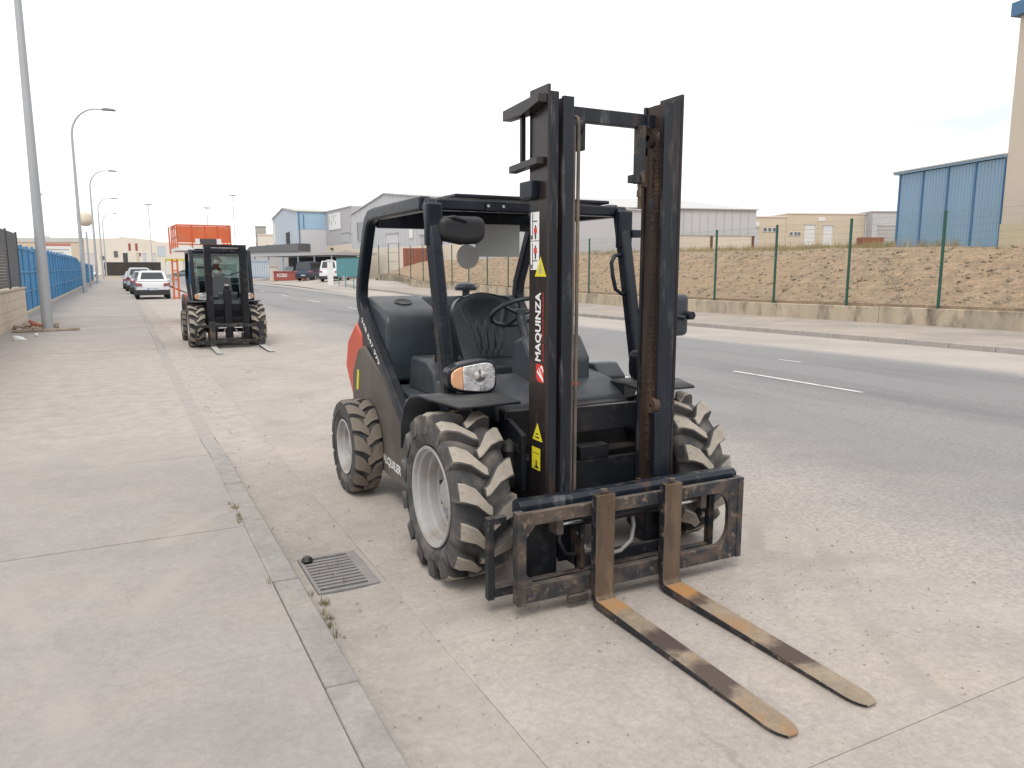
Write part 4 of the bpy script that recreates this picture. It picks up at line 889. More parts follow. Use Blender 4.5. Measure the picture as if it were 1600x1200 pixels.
        MB().box(-.075, .075, -.47, -.33, .20, 1.22).build('cylinder_guard', 'black_paint', root, bevel=.01)
        MB().lathe([(1.28, .001), (1.28, .05), (1.34, .05), (1.34, .001)], 14, 'z', (0, -.40, 0)).build('cylinder_head', 'rim', root, smooth=40)
        for s in (-1, 1): MB().box(s * .35 - .055, s * .35 + .055, -.53, -.498, .16, ZT - .04).build('mast_cover', 'black_paint', root, bevel=.006)
        MB().box(-.42, .42, -.45, -.36, ZT - .06, ZT).build('mast_head', 'black_paint', root, bevel=.006)
        MB().tube([(.1, .35, 1.5), (.45, .35, 1.62)], .012, 8).build('wiper', 'cab_black', root)
    return root
forklift((2.27, 3.70, 0), 'black open-cab rough terrain forklift with white lettering on the mast, nearest in the lane', True)
forklift((2.02, 17.55, 0), 'smaller black forklift with glazed cab parked behind, in front of the orange lift', False)

mat('sign_red', (.5, .16, .14), .6)
mat('clad_dark', (.13, .135, .145), .6, var=.06)
# ================================================================== RIGHT SIDE: low wall, fence, buildings on the embankment
def wall_pt(y, z, off=0): return (WX(y) + off, y, z)
wl = thing('retaining_wall', (WX(11), 11, 0), 'low stained cream concrete wall holding back the dirt embankment', 'wall')
def loc(p, o): return (p[0] - o.location.x, p[1] - o.location.y, p[2] - o.location.z)
y = -3.2
while y < 69:
    b = min(y + 6.2, 70); za, zb2 = zr(20.4, y), zr(20.4, b); h = .60 + random.uniform(-.012, .012)
    bt = [wall_pt(y + .008, za - .1), wall_pt(y + .008, za - .1, .22), wall_pt(b - .008, zb2 - .1, .22), wall_pt(b - .008, zb2 - .1)]
    tp = [wall_pt(y + .008, za + h), wall_pt(y + .008, za + h, .22), wall_pt(b - .008, zb2 + h, .22), wall_pt(b - .008, zb2 + h)]
    MB().hexa([loc(p, wl) for p in bt], [loc(p, wl) for p in tp]).build('wall_panel', 'retaining', wl, bevel=.02); y = b
fc = thing('wire_fence', (WX(11), 11, .6), 'green post and wire mesh fence standing on the low cream wall', 'fence')
ysp = [13.56 + 3.12 * k for k in range(-5, 19)]
pm = MB().box(-.03, .03, -.03, .03, -.15, 2.72).mesh('post'); pm.materials.append(M['post_green'])
for yy in ysp: put('post', pm, fc, loc=loc((WX(yy) + .11, yy, .60 + zr(20.4, yy)), fc))
for k, (ya, yb) in enumerate(zip(ysp, ysp[1:])):
    wm = MB()
    def prismline(a, b, r):
        a, b = Vector(a), Vector(b); t = (b - a).normalized(); n1 = Vector((1, 0, 0)) if abs(t.x) < .9 else Vector((0, 1, 0)); n1 = (n1 - t * n1.dot(t)).normalized(); n2 = t.cross(n1)
        vs = [p + (n1 * math.cos(q) + n2 * math.sin(q)) * r for p in (a, b) for q in (0, 2.094, 4.189)]
        wm.add(vs, [(0, 1, 4, 3), (1, 2, 5, 4), (2, 0, 3, 5)])
    za, zc = .62 + zr(20.4, ya), .62 + zr(20.4, yb)
    for i in range(14):
        prismline(loc((WX(ya) + .09, ya, za + .06 + i * .2), fc), loc((WX(yb) + .09, yb, zc + .06 + i * .2), fc), .0022)
    if yb < 48:
        n = int((yb - ya) / (.055 if yb < 30 else .11))
        for i in range(1, n):
            f = i / n; yy = ya + (yb - ya) * f; zz = za + (zc - za) * f
            prismline(loc((WX(yy) + .09, yy, zz + .06), fc), loc((WX(yy) + .09, yy, zz + 2.66), fc), .0017 if yb < 30 else .0025)
    tag(wm.build('mesh_panel', 'wire', fc), kind='stuff')

class Facade:
    """rectangular wall face: O lower-left corner seen from outside, E end point; boxes are placed in (along, up, outward)"""
    def __init__(s, O, E, base): s.O = Vector((O[0], O[1], 0)); d = Vector((E[0], E[1], 0)) - s.O; s.L = d.length; s.e = d.normalized(); s.n = Vector((s.e.y, -s.e.x, 0)); s.b = base
    def P(s, a, z, out): return s.O + s.e * a + s.n * out + Vector((0, 0, z))
    def box(s, mb, a0, a1, z0, z1, o0, o1, root):
        c = [s.P(a0, z0, o1), s.P(a1, z0, o1), s.P(a1, z0, o0), s.P(a0, z0, o0)]; t = [p + Vector((0, 0, z1 - z0)) for p in c]
        L0 = root.location
        return mb.hexa([p - L0 for p in c], [p - L0 for p in t])
    def part(s, root, name, m, a0, a1, z0, z1, o0, o1, bevel=0, parent=None):
        return s.box(MB(), a0, a1, z0, z1, o0, o1, root).build(name, m, parent or root, bevel)
    def poly(s, root, name, m, pts, o0, o1, parent=None):
        L0 = root.location; n = len(pts)
        return MB().add([s.P(a, z, o0) - L0 for a, z in pts] + [s.P(a, z, o1) - L0 for a, z in pts], [tuple(range(n)), tuple(range(n, 2 * n))[::-1]] + [(i, (i + 1) % n, n + (i + 1) % n, n + i) for i in range(n)]).build(name, m, parent or root)
    def window(s, root, a0, a1, z0, z1, fm='door_white', gm='winglass'):
        w_ = s.part(root, 'window', gm, a0, a1, z0, z1, .0, .03); t = .06
        s.part(root, 'window_frame', fm, a0 - t, a1 + t, z1, z1 + t, 0, .08, parent=w_); s.part(root, 'window_sill', fm, a0 - t, a1 + t, z0 - t, z0, 0, .1, parent=w_)
        s.part(root, 'window_frame', fm, a0 - t, a0, z0, z1, 0, .08, parent=w_); s.part(root, 'window_frame', fm, a1, a1 + t, z0, z1, 0, .08, parent=w_)
        return w_
    def door(s, root, a0, a1, z0, z1, m='door_grey', lines=5):
        d = s.part(root, 'door', m, a0, a1, z0, z1, 0, .05)
        for k in range(1, lines): s.part(root, 'door_rail', m, a0, a1, z0 + (z1 - z0) * k / lines - .03, z0 + (z1 - z0) * k / lines + .03, .05, .09, parent=d)
        s.part(root, 'lintel', 'clad_grey2', a0 - .15, a1 + .15, z1, z1 + .15, 0, .12, parent=d)
        return d

# blue metal shed and the tall beige hall beside it
B0, B1 = (36.1, 26.4), (34.53, 20.23)
sh = thing('blue_shed', (35.5, 23, 2.5), 'blue metal lean-to shed with four tall panels against the beige hall', 'shed')
F = Facade(B0, B1, 2.5)
F.part(sh, 'wall', 'shed_trim', 0, F.L - .02, 2.3, 6.4, -6, -.04)
pw = F.L / 4
for k in range(4):
    pn = F.part(sh, 'panel', 'shed_blue', k * pw + .06, (k + 1) * pw - .06, 2.45, 6.42, -.039, 0)
    for j in range(1, 8): F.part(sh, 'corrugation', 'shed_blue', k * pw + .06 + (pw - .12) * j / 8 - .03, k * pw + .06 + (pw - .12) * j / 8 + .03, 2.5, 6.4, .0, .018, parent=pn)
for k in range(5): F.part(sh, 'batten', 'shed_trim', k * pw - .05, k * pw + .05 if k < 4 else k * pw - .02, 2.4, 6.45, -.038, .05)
F.part(sh, 'fascia', 'shed_blue', -.4, F.L - .02, 6.45, 6.55, -6.2, .12)
F.part(sh, 'roof', 'roof_pale', -.45, F.L - .02, 6.552, 6.61, -6.3, .16)
hl = thing('beige_hall', (35, 12, 2.5), 'tall beige panelled industrial hall with blue cornice at the right edge', 'building')
F = Facade(B1, (30.3, 3.0), 2.5)
F.part(hl, 'wall', 'beige_wall', .02, F.L, 2.2, 12.2, -18, 0)
F.part(hl, 'plinth', 'beige_plinth', .0, F.L, 2.2, 3.6, .0, .04)
F.part(hl, 'cornice', 'shed_trim', -.25, F.L, 12.2, 12.75, -18.2, .25)
F.part(hl, 'downpipe', 'shed_trim', -.12, -.0, 2.4, 12.2, -.3, -.15)
for k in range(1, 5): F.part(hl, 'panel_joint', 'tan_wall', k * 2.4 - .02, k * 2.4 + .02, 3.6, 12.19, 0, .012)

# long grey warehouse with cream plinth and brown posts
gw = thing('grey_warehouse', (60, 72, 3.5), 'long low grey clad warehouse with cream plinth and brown posts', 'warehouse')
F = Facade((29.0, 81.2), (69.5, 69.95), 3.6)
F.part(gw, 'plinth', 'cream', 0, F.L, 3.0, 5.62, -20, -.03)
F.part(gw, 'cladding', 'clad_grey', 0, F.L, 5.621, 8.8, -20, .05)
for k in range(1, 40): F.part(gw, 'cladding_rib', 'clad_grey2', k * F.L / 40 - .05, k * F.L / 40 + .05, 5.65, 8.78, .05, .075)
for f in (.30, .455, .60, .735, .865, .995): F.part(gw, 'post', 'brown_post', f * F.L - .22, f * F.L + .05, 3.2, 5.62, -.03, .1)
L0 = gw.location
rfm = MB(); a, b, c, d = F.P(-.2, 8.8, .3), F.P(F.L + .2, 8.8, .3), F.P(F.L - 7, 10.75, -10), F.P(0, 10.75, -10); e, f_ = F.P(F.L + .2, 8.8, -20), F.P(0, 8.8, -20)
rfm.add([p - L0 for p in (a, b, c, d, e, f_)], [(0, 1, 2, 3), (1, 4, 2), (4, 5, 3, 2)]); rfm.build('roof', 'roof_pale', gw)
F.part(gw, 'gutter', 'clad_grey2', -.2, F.L + .2, 8.68, 8.80, .05, .3)

# beige units far off behind the dry grass
bu = thing('beige_units', (104, 92, 6), 'far low beige industrial units with white doors above the dry grass', 'building')
F = Facade((94.5, 97.5), (114, 89.6), 5.6)
F.part(bu, 'wall', 'tan_wall', 0, 7.2, 4.5, 10.25, -14, 0); F.part(bu, 'wall', 'tan_wall', 7.2, F.L, 4.5, 10.8, -14, .1)
F.part(bu, 'parapet', 'pale_cream', -.1, 7.2, 10.25, 10.45, -14, .12); F.part(bu, 'parapet', 'pale_cream', 7.1, F.L + .1, 10.8, 11.0, -14, .2)
Fd = Facade(tuple(F.P(0, 0, .1))[:2], tuple(F.P(F.L, 0, .1))[:2], 5.6)
Fd.door(bu, 10.4, 12.2, 5.6, 9.0, 'door_white'); Fd.door(bu, 13.7, 15.3, 5.6, 8.9, 'door_white')
for a in (3.2, 4.0, 4.8): F.window(bu, a, a + .55, 7.9, 8.5)
for a in (8.2, 9.0, 9.6): Fd.window(bu, a - .4, a + .1, 7.3, 7.8)
Fd.part(bu, 'sign_board', 'door_white', 12.7, 13.9, 9.7, 10.3, 0, .06)
F.door(bu, .3, 2.2, 5.6, 8.4, 'clad_blue'); F.part(bu, 'sign_board', 'door_white', .2, 2.4, 8.8, 9.5, 0, .06)
wu = thing('white_unit', (116, 89, 6), 'small white industrial unit beside the far beige units', 'building')
F = Facade((114.1, 89.5), (117.2, 88.1), 5.6); F.part(wu, 'wall', 'white_wall', 0, F.L, 4.5, 10.7, -12, 0); F.part(wu, 'coping', 'roof_pale', -.05, F.L + .05, 10.7, 10.85, -12, .1); F.window(wu, .8, 2.2, 7.2, 7.8)
gu = thing('grey_unit', (116, 85, 6), 'small grey industrial unit with a wide door left of the blue shed', 'building')
F = Facade((113.4, 87.6), (121, 84), 5.6); F.part(gu, 'wall', 'clad_grey', 0, F.L, 4.5, 11.05, -12, 0); F.part(gu, 'fascia', 'clad_grey2', -.1, F.L, 11.05, 11.3, -12, .15); F.door(gu, 1.0, 5.6, 5.6, 8.8, 'clad_grey2')
# rust-coloured container seen by the units
rc = thing('container', (103.5, 84.5, 5.2), 'rust brown open container standing in front of the white unit', 'container')
F = Facade((107.3, 84.4), (110.6, 83.0), 5.2); F.part(rc, 'body', 'rusty_box', 0, F.L, 5.0, 6.7, -2, 0)
for k in range(1, 8): F.part(rc, 'rib', 'rusty_box', k * F.L / 8 - .08, k * F.L / 8 + .08, 5.1, 6.6, 0, .08)

# the grey and blue warehouses along the street
def gable(root, F, wallm, base, eave, apex, fa, depth, plinth=None, pm_='cream', roofm='roof_pale'):
    pts = [(0, base), (F.L, base), (F.L, eave[1]), (fa * F.L, apex), (0, eave[0])]
    F.poly(root, 'gable_wall', wallm, pts, -.2, 0)
    for k in range(1, int(F.L / .9)):
        a = k * .9; top = eave[0] + (apex - eave[0]) * a / (fa * F.L) if a < fa * F.L else apex + (eave[1] - apex) * (a - fa * F.L) / (F.L * (1 - fa))
        F.part(root, 'cladding_rib', wallm, a - .04, a + .04, (plinth or base) + .01, top - .06, 0, .03)
    L0 = root.location
    for (a0, z0), (a1, z1) in (((-.15, eave[0]), (fa * F.L, apex)), ((fa * F.L, apex), (F.L + .15, eave[1]))):
        q = [F.P(a0, z0, .15), F.P(a1, z1, .15), F.P(a1, z1, -depth), F.P(a0, z0, -depth)]
        MB().hexa([p - L0 for p in q], [p - L0 + Vector((0, 0, .12)) for p in q]).build('roof', roofm, root)
    F.part(root, 'side_wall', wallm, 0, .2, base, eave[0], -depth, -.2); F.part(root, 'side_wall', wallm, F.L - .2, F.L, base, eave[1], -depth, -.2)
    if plinth: F.part(root, 'plinth', pm_, 0, F.L, base, plinth, 0, .06)
e1 = thing('blue_grey_warehouse', (21, 111, .5), 'pale blue grey gabled warehouse with a blue band, leftmost of the row', 'warehouse')
F = Facade((21.6, 122.5), (21.0, 101.6), .5)
gable(e1, F, 'clad_blue', .3, (9.15, 9.0), 10.1, .5, 4.2)
F.part(e1, 'opening', 'dark_open', 12.2, 15.2, 3.9, 6.6, .03, .06); F.part(e1, 'opening_frame', 'clad_grey2', 12.0, 15.4, 6.6, 6.75, 0, .12)
F.part(e1, 'translucent_strip', 'door_white', .8, 2.6, 5.5, 8.5, .03, .05)
F2 = Facade((21.0, 101.5), (24.75, 101.3), .5)
F2.part(e1, 'cladding', 'clad_pale', 0, F2.L, 2.6, 6.75, -.3, 0); F2.part(e1, 'cladding', 'band_blue', 0, F2.L, 6.76, 8.95, -.3, .02); F2.part(e1, 'plinth', 'cream', 0, F2.L, .3, 2.59, -.3, .02)
F2.part(e1, 'downpipe', 'shed_trim', .15, .27, 2.6, 8.9, .02, .12); F2.part(e1, 'downpipe', 'shed_trim', .75, .85, 6.8, 8.6, .02, .1)
L0 = e1.location; q = [F2.P(-.2, 8.98, .2), F2.P(F2.L, 8.98, .2), F2.P(F2.L, 9.7, -8), F2.P(-.2, 9.9, -9)]
MB().hexa([p - L0 for p in q], [p - L0 + Vector((0, 0, .1)) for p in q]).build('roof', 'roof_cream', e1)
e2 = thing('sign_warehouse', (25, 97, .5), 'grey warehouse with a white sign board high on its sloping front', 'warehouse')
F = Facade((24.6, 103.2), (25.15, 90.55), .5)
F.poly(e2, 'front_wall', 'clad_grey2', [(0, .3), (F.L, .3), (F.L, 9.0), (0, 9.0)], -10, 0)
F.poly(e2, 'roof_edge', 'clad_pale', [(0, 9.0), (F.L, 9.0), (F.L, 9.12), (0, 9.12)], -10, .1)
for k in range(1, 14): F.part(e2, 'cladding_rib', 'clad_grey', k * F.L / 14 - .04, k * F.L / 14 + .04, 4.65, 8.95, 0, .03)
F.part(e2, 'plinth', 'cream', 0, F.L, .3, 4.6, 0, .06)
sg = F.part(e2, 'sign_board', 'white_wall', 3.4, 8.4, 6.6, 8.6, .03, .08)
for k, (a, w2, z0, z1) in enumerate(((3.8, .25, 7.5, 8.4), (4.8, .3, 8.1, 8.45), (5.6, .3, 8.1, 8.45), (6.5, .3, 8.1, 8.45), (4.4, .3, 7.2, 7.7), (5.3, .35, 7.6, 8.0), (6.2, .3, 7.2, 7.6))): F.part(e2, 'sign_letter', 'clad_grey2', a, a + w2, z0, z1, .08, .09, parent=sg)
F.door(e2, 8.7, 11.6, .6, 6.0, 'door_grey'); F.part(e2, 'wall_lamp', 'dark_open', 4.4, 5.0, 4.1, 4.3, .06, .3); F.window(e2, 12.0, 12.4, 6.0, 7.2)
e3 = thing('grey_gable_warehouse', (26, 83, .5), 'grey gabled warehouse with a tall door behind the forklift cab', 'warehouse')
F = Facade((25.15, 90.5), (28.6, 66.0), .5)
gable(e3, F, 'clad_grey', .3, (8.0, 8.0), 9.75, .36, 26, 3.95, 'cream')
F.door(e3, 9.2, 12.0, .6, 5.4, 'clad_pale'); F.window(e3, 1.6, 3.2, 5.0, 7.0, 'clad_grey2'); F.part(e3, 'banner', 'white_wall', 14.6, 15.4, 4.8, 6.4, .03, .08)
F.door(e3, 17, 20, .6, 5.0, 'clad_grey2')
# concrete tower and cream house behind
ct = thing('concrete_tower', (33.5, 207.5, 0), 'far grey concrete silo tower left of the blue grey warehouse', 'tower')
MB().box(-1.15, 1.15, -1.15, 1.15, 0, 12.3).build('shaft', 'concrete', ct, bevel=.05); MB().box(-1.25, 1.25, -1.25, 1.25, 12.3, 12.6).build('cap', 'concrete', ct); MB().box(1.15, 2.4, -.8, .8, 0, 10.2).build('annex', 'concrete', ct)
for k in range(4): MB().box(-1.17, -1.15, -.3, .3, 2 + k * 2.6, 3.2 + k * 2.6).build('window', 'dark_open', ct)
ch_ = thing('cream_block', (26.5, 155, 0), 'small flat cream building left of the blue grey warehouse', 'building')
F = Facade((24.6, 156), (27.9, 154.4), 0); F.part(ch_, 'wall', 'pale_cream', 0, F.L, 0, 8.1, -8, 0); F.part(ch_, 'parapet', 'cream', -.1, F.L + .1, 8.1, 8.35, -8, .1)
for a in (1.6, 2.6): F.window(ch_, a, a + .6, 5.2, 6.3)
# yard furniture: carport, gate, barrier, notice board
cp = thing('carport', (16, 92, .7), 'flat roofed dark carport behind the vans', 'carport')
F = Facade((14.6, 99.3), (20.5, 79.8), .7)
F.part(cp, 'roof', 'clad_grey2', 0, F.L, 3.12, 3.4, -5, .1); F.part(cp, 'shade_wall', 'dark_mesh', .5, F.L - 4, .7, 3.1, -5, -4.9)
for k in range(6): F.part(cp, 'post', 'gate_blue', 1 + k * 3.6 - .06, 1 + k * 3.6 + .06, .6, 3.12, -.2, -.08)
dl = thing('dark_lean_to', (17.5, 104, .7), 'dark grey lean-to roof beneath the blue grey warehouse', 'shed')
F = Facade((15.3, 108.5), (20.7, 100.2), .7); F.poly(dl, 'roof', 'clad_dark', [(0, 3.9), (F.L, 3.9), (F.L, 4.9), (1.0, 4.6)], -3, 0); F.part(dl, 'wall', 'clad_grey2', 0, F.L, .5, 3.89, -3, -.2)
bh = thing('blue_roof_hut', (12.8, 112, .3), 'small hut with a dark blue roof at the far end of the yard', 'hut')
F = Facade((13.5, 112.8), (15.2, 108.6), .5); F.part(bh, 'wall', 'pale_cream', 0, F.L, .2, 3.3, -3, 0); F.part(bh, 'roof', 'shed_trim', -.3, F.L + .3, 3.3, 4.0, -3.2, .3)
gt = thing('gate', (15, 93.3, .6), 'pale blue metal gate beside the stone pillar of the yard', 'gate')
F = Facade((13.9, 94.5), (15.5, 91.5), .6)
for k in range(9): F.part(gt, 'bar', 'gate_blue', k * F.L / 8 - .05, k * F.L / 8 + .05, .5, 2.7, -.03, .03)
F.part(gt, 'rail', 'gate_blue', 0, F.L, 2.5, 2.62, .03, .07); F.part(gt, 'rail', 'gate_blue', 0, F.L, .75, .9, .03, .07); F.part(gt, 'infill', 'clad_pale', .1, F.L - .1, .9, 2.5, -.06, -.031)
pi_ = thing('stone_pillar', (15.3, 87.6, .5), 'squat cream stone pillar at the left end of the red wall', 'pillar'); MB().box(-.35, .35, -.35, .35, -.2, 1.35).build('shaft', 'cream', pi_, bevel=.03); MB().box(-.42, .42, -.42, .42, 1.35, 1.5).build('cap', 'cream_wall', pi_, bevel=.03)
bw = thing('red_wall', (16.2, 84.5, .5), 'low red wall with white lettering in front of the yard', 'wall')
F = Facade((15.25, 87.2), (17.2, 80.6), .5); F.part(bw, 'panel', 'brick_red', 0, F.L, .4, 1.32, -.2, 0); F.part(bw, 'coping', 'brick_red', -.05, F.L + .05, 1.32, 1.4, -.25, .05)
text('lettering', 'ACCESO', tuple(F.P(.7, .78, .002) - bw.location), tuple(F.e), (0, 0, 1), 2.4, .36, 'white_print', bw, bold=.02)
nb_ = thing('notice_board', (16, 59, .3), 'large blank teal board on legs beside the wire fence', 'board')
F = Facade((15.75, 61.7), (16.4, 56.9), .3); F.part(nb_, 'panel', 'teal', 0, F.L, 1.05, 2.48, -.06, 0); F.part(nb_, 'frame', 'post_green', -.05, F.L + .05, 2.48, 2.56, -.08, .02)
for a in (.2, 1.6, 3.2, 4.5): F.part(nb_, 'leg', 'teal', a - .05, a + .05, -.1, 1.05, -.1, -.0605)
pl_ = thing('white_pillar', (15.75, 63.8, .2), 'pale concrete pillar left of the teal board', 'pillar'); MB().box(-.2, .2, -.2, .2, -.2, 2.1).build('shaft', 'white_wall', pl_, bevel=.03); MB().box(-.25, .25, -.25, .25, 2.1, 2.2).build('cap', 'white_wall', pl_, bevel=.02)
CZ = zb(25.3, 69.5)
ck = thing('brown_container', (25.4, 71, CZ), 'reddish brown metal container seen through the forklift cab', 'container')
F = Facade((24.4, 70.2), (26.2, 68.8), CZ); F.part(ck, 'body', 'rusty_box', 0, F.L, CZ - .4, CZ + 1.5, -2.2, 0)
for k in range(1, 7): F.part(ck, 'rib', 'rusty_box', k * F.L / 7 - .06, k * F.L / 7 + .06, CZ - .3, CZ + 1.45, 0, .06)

# ================================================================== LEFT SIDE: walls, fences, lamp posts
bwll = thing('block_wall', (-2.65, 20, 0), 'cream block wall with slatted fence on top at the left edge', 'wall')
for r_ in range(4):
    z0 = .0 + r_ * .26; yy = 8.0 - (r_ % 2) * .0
    k = 0; y = 8 - (r_ % 2) * .6
    while y < 28.2:
        b = min(y + 1.2, 28.25)
        MB().box(-.22, .0 + random.uniform(-.003, .003), y - 20 + .006, b - 20 - .006, z0 + .008 - .02 * (r_ == 0), z0 + .252).build('block', 'block', bwll, bevel=.008); y = b
MB().box(-.205, -.012, -12, 8.24, .0, 1.03).build('mortar', 'cream_wall', bwll)
MB().box(-.26, .03, -12, 8.28, 1.045, 1.10).build('coping', 'cream_wall', bwll, bevel=.01)
sf = thing('slat_fence', (-2.75, 20, 1.1), 'dark grey slatted metal fence on top of the cream block wall', 'fence')
for k in range(9):
    y = -11.9 + k * 2.5; MB().box(-.03, .03, y - .03, y + .03, 0, 1.68).build('post', 'slat', sf, bevel=.004)
    if k < 8:
        for j in range(20): MB().box(-.012, .012, y + .031, y + 2.469, .04 + j * .08, .113 + j * .08).build('slat', 'slat', sf)
bf = thing('blue_fence', (-3.05, 30, 0), 'blue corrugated sheet fence along the pavement', 'fence')
MB().box(-.15, .10, -1.6, 88, -.1, .16).build('footing', 'cream_wall', bf, bevel=.02)
y = 28.35; k = 0
pan = None
while y < 116:
    L_ = 2.0; dz = lerp_tab(y, [(28, 2.42), (60, 2.55), (74, 2.5), (76, 2.2), (116, 2.1)]) + random.uniform(-.03, .03)
    mb = MB(); n = 16; z0 = .14
    for i in range(n + 1):
        yy = y - 30 + L_ * i / n; xx = .03 * (1 if (i // 2) % 2 else -1) * .6
        mb.v += [(xx, yy, z0), (xx, yy, dz)]
    for i in range(n): mb.f.append((2 * i, 2 * i + 2, 2 * i + 3, 2 * i + 1))
    o = mb.build('sheet', 'blue_fence', bf); sm = o.modifiers.new('s', 'SOLIDIFY'); sm.thickness = .006
    for zz in (.85, 1.55, dz - .08): MB().box(.03, .055, y - 30 + .02, y - 30 + L_ - .02, zz - .03, zz + .03).build('rail', 'blue_fence', bf)
    MB().box(-.05, .045, y - 30 - .045, y - 30 + .005, 0, dz + .06).build('post', 'blue_fence', bf)
    y += L_ + .02; k += 1
# lamp posts
def lamp(y, lab, x=-1.75):
    t = thing('street_lamp', (x, y, .05), lab, 'street lamp', 'lamp posts along the left pavement')
    H_ = 10.0
    pts = [(0, 0, 0), (0, 0, 3), (0, 0, 6), (0, 0, H_)]; rs = [.135, .115, .095, .07]
    for i in range(1, 11):
        a = R(90 * i / 10); pts.append((1.55 * (1 - math.cos(a)), 0, H_ + 1.75 * math.sin(a))); rs.append(.07 - .03 * i / 10)
    pts.append((1.85, 0, H_ + 1.76)); rs.append(.038)
    MB().tube(pts, rs, 18).build('column', 'galv', t, smooth=50)
    MB().lathe([(0, .001), (0, .2), (.02, .2), (.03, .16), (.05, .145)], 20, 'z').build('base_collar', 'galv', t, smooth=40)
    MB().prism([(1.8, H_ + 1.70), (1.8, H_ + 1.80), (2.0, H_ + 1.85), (2.45, H_ + 1.83), (2.62, H_ + 1.76), (2.55, H_ + 1.71)], 'y', -.14, .14).build('lantern', 'lamp_head', t, bevel=.02)
    MB().box(-.02, .16 - .05, -.06, .06, .55, 1.0).build('access_door', 'galv', t, bevel=.005)
for yy, lab in ((23.2, 'nearest grey street lamp column with rubble round its foot'), (57.2, 'second grey street lamp from the camera along the blue fence'), (92, 'third grey street lamp from the camera along the pavement'), (127, 'fourth grey street lamp from the camera, far down the pavement'), (162, 'farthest grey street lamp in the row along the pavement')): lamp(yy, lab, -1.75 if yy < 30 else -2.05)
rb_ = MB()
for i in range(34): rock(rb_, (-2.05 + random.gauss(0, .16), 23.3 + random.gauss(0, .35), .12 + random.uniform(0, .08)), random.uniform(.03, .1))
tag(rb_.build('rubble', 'rubble'), 'heap of broken brick and mortar at the foot of the nearest lamp', 'rubble', kind='stuff')
for k, (x, y, rz) in enumerate(((-2.0, 23.0, .4), (-2.1, 23.35, 1.2))):
    o = MB().box(-.12, .12, -.06, .06, 0, .07).build('brick', 'clay', None, bevel=.008, loc=(x, y, .20 + k * .03)); o.rotation_euler = (.3, .25, rz); tag(o, ('red broken brick leaning on the lamp column' if k == 0 else 'red broken brick on the rubble heap away from the column'), 'brick')
bd = MB().box(-.75, .75, -.05, .05, 0, .06).build('timber_beam', 'rubble', None, bevel=.008, loc=(-1.75, 22.7, .075)); bd.rotation_euler = (0, 0, .1); tag(bd, 'pale timber beam lying on the pavement by the nearest lamp', 'beam')
for k, (x, y, lab) in enumerate(((-2.1, 20.1, 'crumpled white plastic litter by the foot of the block wall'), (-1.85, 21.2, 'small white scrap of litter between the block wall and lamp'))):
    mb = MB(); rock(mb, (0, 0, .03), .13 - .06 * k); tag(mb.build('litter', 'white_wall', None, loc=(x, y, .07)), lab, 'litter')
# far left: water tank, sign, cream units across the end of the street
wt = thing('water_tank', (-2.25, 76, 0), 'round cream water tank on a thin post behind the second lamp', 'water tank')
MB().lathe([(5.3, .001), (5.32, .25), (5.5, .5), (5.8, .55), (6.25, .5), (6.45, .3), (6.5, .001)], 24, 'z').build('tank', 'tank', wt, smooth=60); MB().tube([(0, 0, 0), (0, 0, 4.8)], .07, 10).build('post', 'galv', wt); MB().box(-.62, -.45, -.2, .2, 5.6, 6.3).build('box', 'lamp_head', wt)
sn = thing('sign_hoarding', (-5.2, 88, 0), 'white hoarding with a red top stripe behind the blue fence', 'sign')
MB().box(-1.15, 1.15, -.05, .05, 2.4, 4.1).build('panel', 'white_wall', sn); MB().box(-1.15, 1.15, -.07, -.0505, 3.9, 4.12).build('stripe', 'sign_red', sn); MB().box(-.95, .95, -.065, -.0505, 3.5, 3.6).build('text_line', 'mirror_grey', sn); MB().box(-.95, .5, -.065, -.0505, 3.2, 3.3).build('text_line', 'mirror_grey', sn)
for s in (-.9, .9): MB().box(s - .06, s + .06, .05, .12, 0, 3.9).build('leg', 'galv', sn)
cu = thing('cream_units', (0, 253, 0), 'long cream industrial units closing the far end of the street', 'building')
F = Facade((-8.5, 257.4), (19, 243.2), 0)
F.poly(cu, 'wall', 'pale_cream', [(0, 0), (F.L, 0), (F.L, 8.8), (.70 * F.L, 9.4), (.66 * F.L, 9.9), (.36 * F.L, 10.9), (.30 * F.L, 10.5), (0, 10.3)], -16, 0)
F.part(cu, 'side_unit', 'pale_cream', F.L, F.L + 9, 0, 8.6, -16, -1)
for a0, a1, z0, z1 in ((8.6, 9.8, 5, 6.8), (4.6, 5.8, 4.2, 5.4), (21.5, 23.8, 5.4, 8.2), (5.4, 6.4, 1.6, 2.8), (15.6, 16.5, 5.3, 6.3), (.8, 1.3, 4.4, 5.6), (2.0, 2.4, 4.4, 5.6)): F.window(cu, a0, a1, z0, z1, 'cream', 'winglass' if a0 < 20 else 'clad_blue')
for a0, a1, z1, m in ((.0, 2.5, 6.0, 'clad_pale'), (11.2, 12.6, 6.2, 'slat'), (15.2, 16.0, 6.2, 'tan_wall'), (17.0, 18.0, 6.0, 'clad_blue'), (19.8, 20.8, 6.0, 'clad_pale')): F.door(cu, a0, a1, 0, z1, m, 4)
for a in (13.0, 15.0): F.part(cu, 'sign_board', 'brick_red', a, a + .7, 6.9, 9.0, .0, .05)
tu = thing('tan_units', (-18, 262, 0), 'long tan building with pale roof behind the blue fence', 'building')
F = Facade((-34, 270.5), (-8.6, 257.6), 0); F.part(tu, 'wall', 'tan_wall', 0, F.L, 0, 9.4, -14, 0); F.part(tu, 'roof_edge', 'roof_pale', -.2, F.L, 9.4, 10.6, -14, .2); F.part(tu, 'roof_vent', 'clad_pale', 15, 16.5, 10.6, 11.2, -4, -2)
hg = thing('dark_wall', (2, 205, 0), 'dark boundary wall in front of the cream units', 'wall')
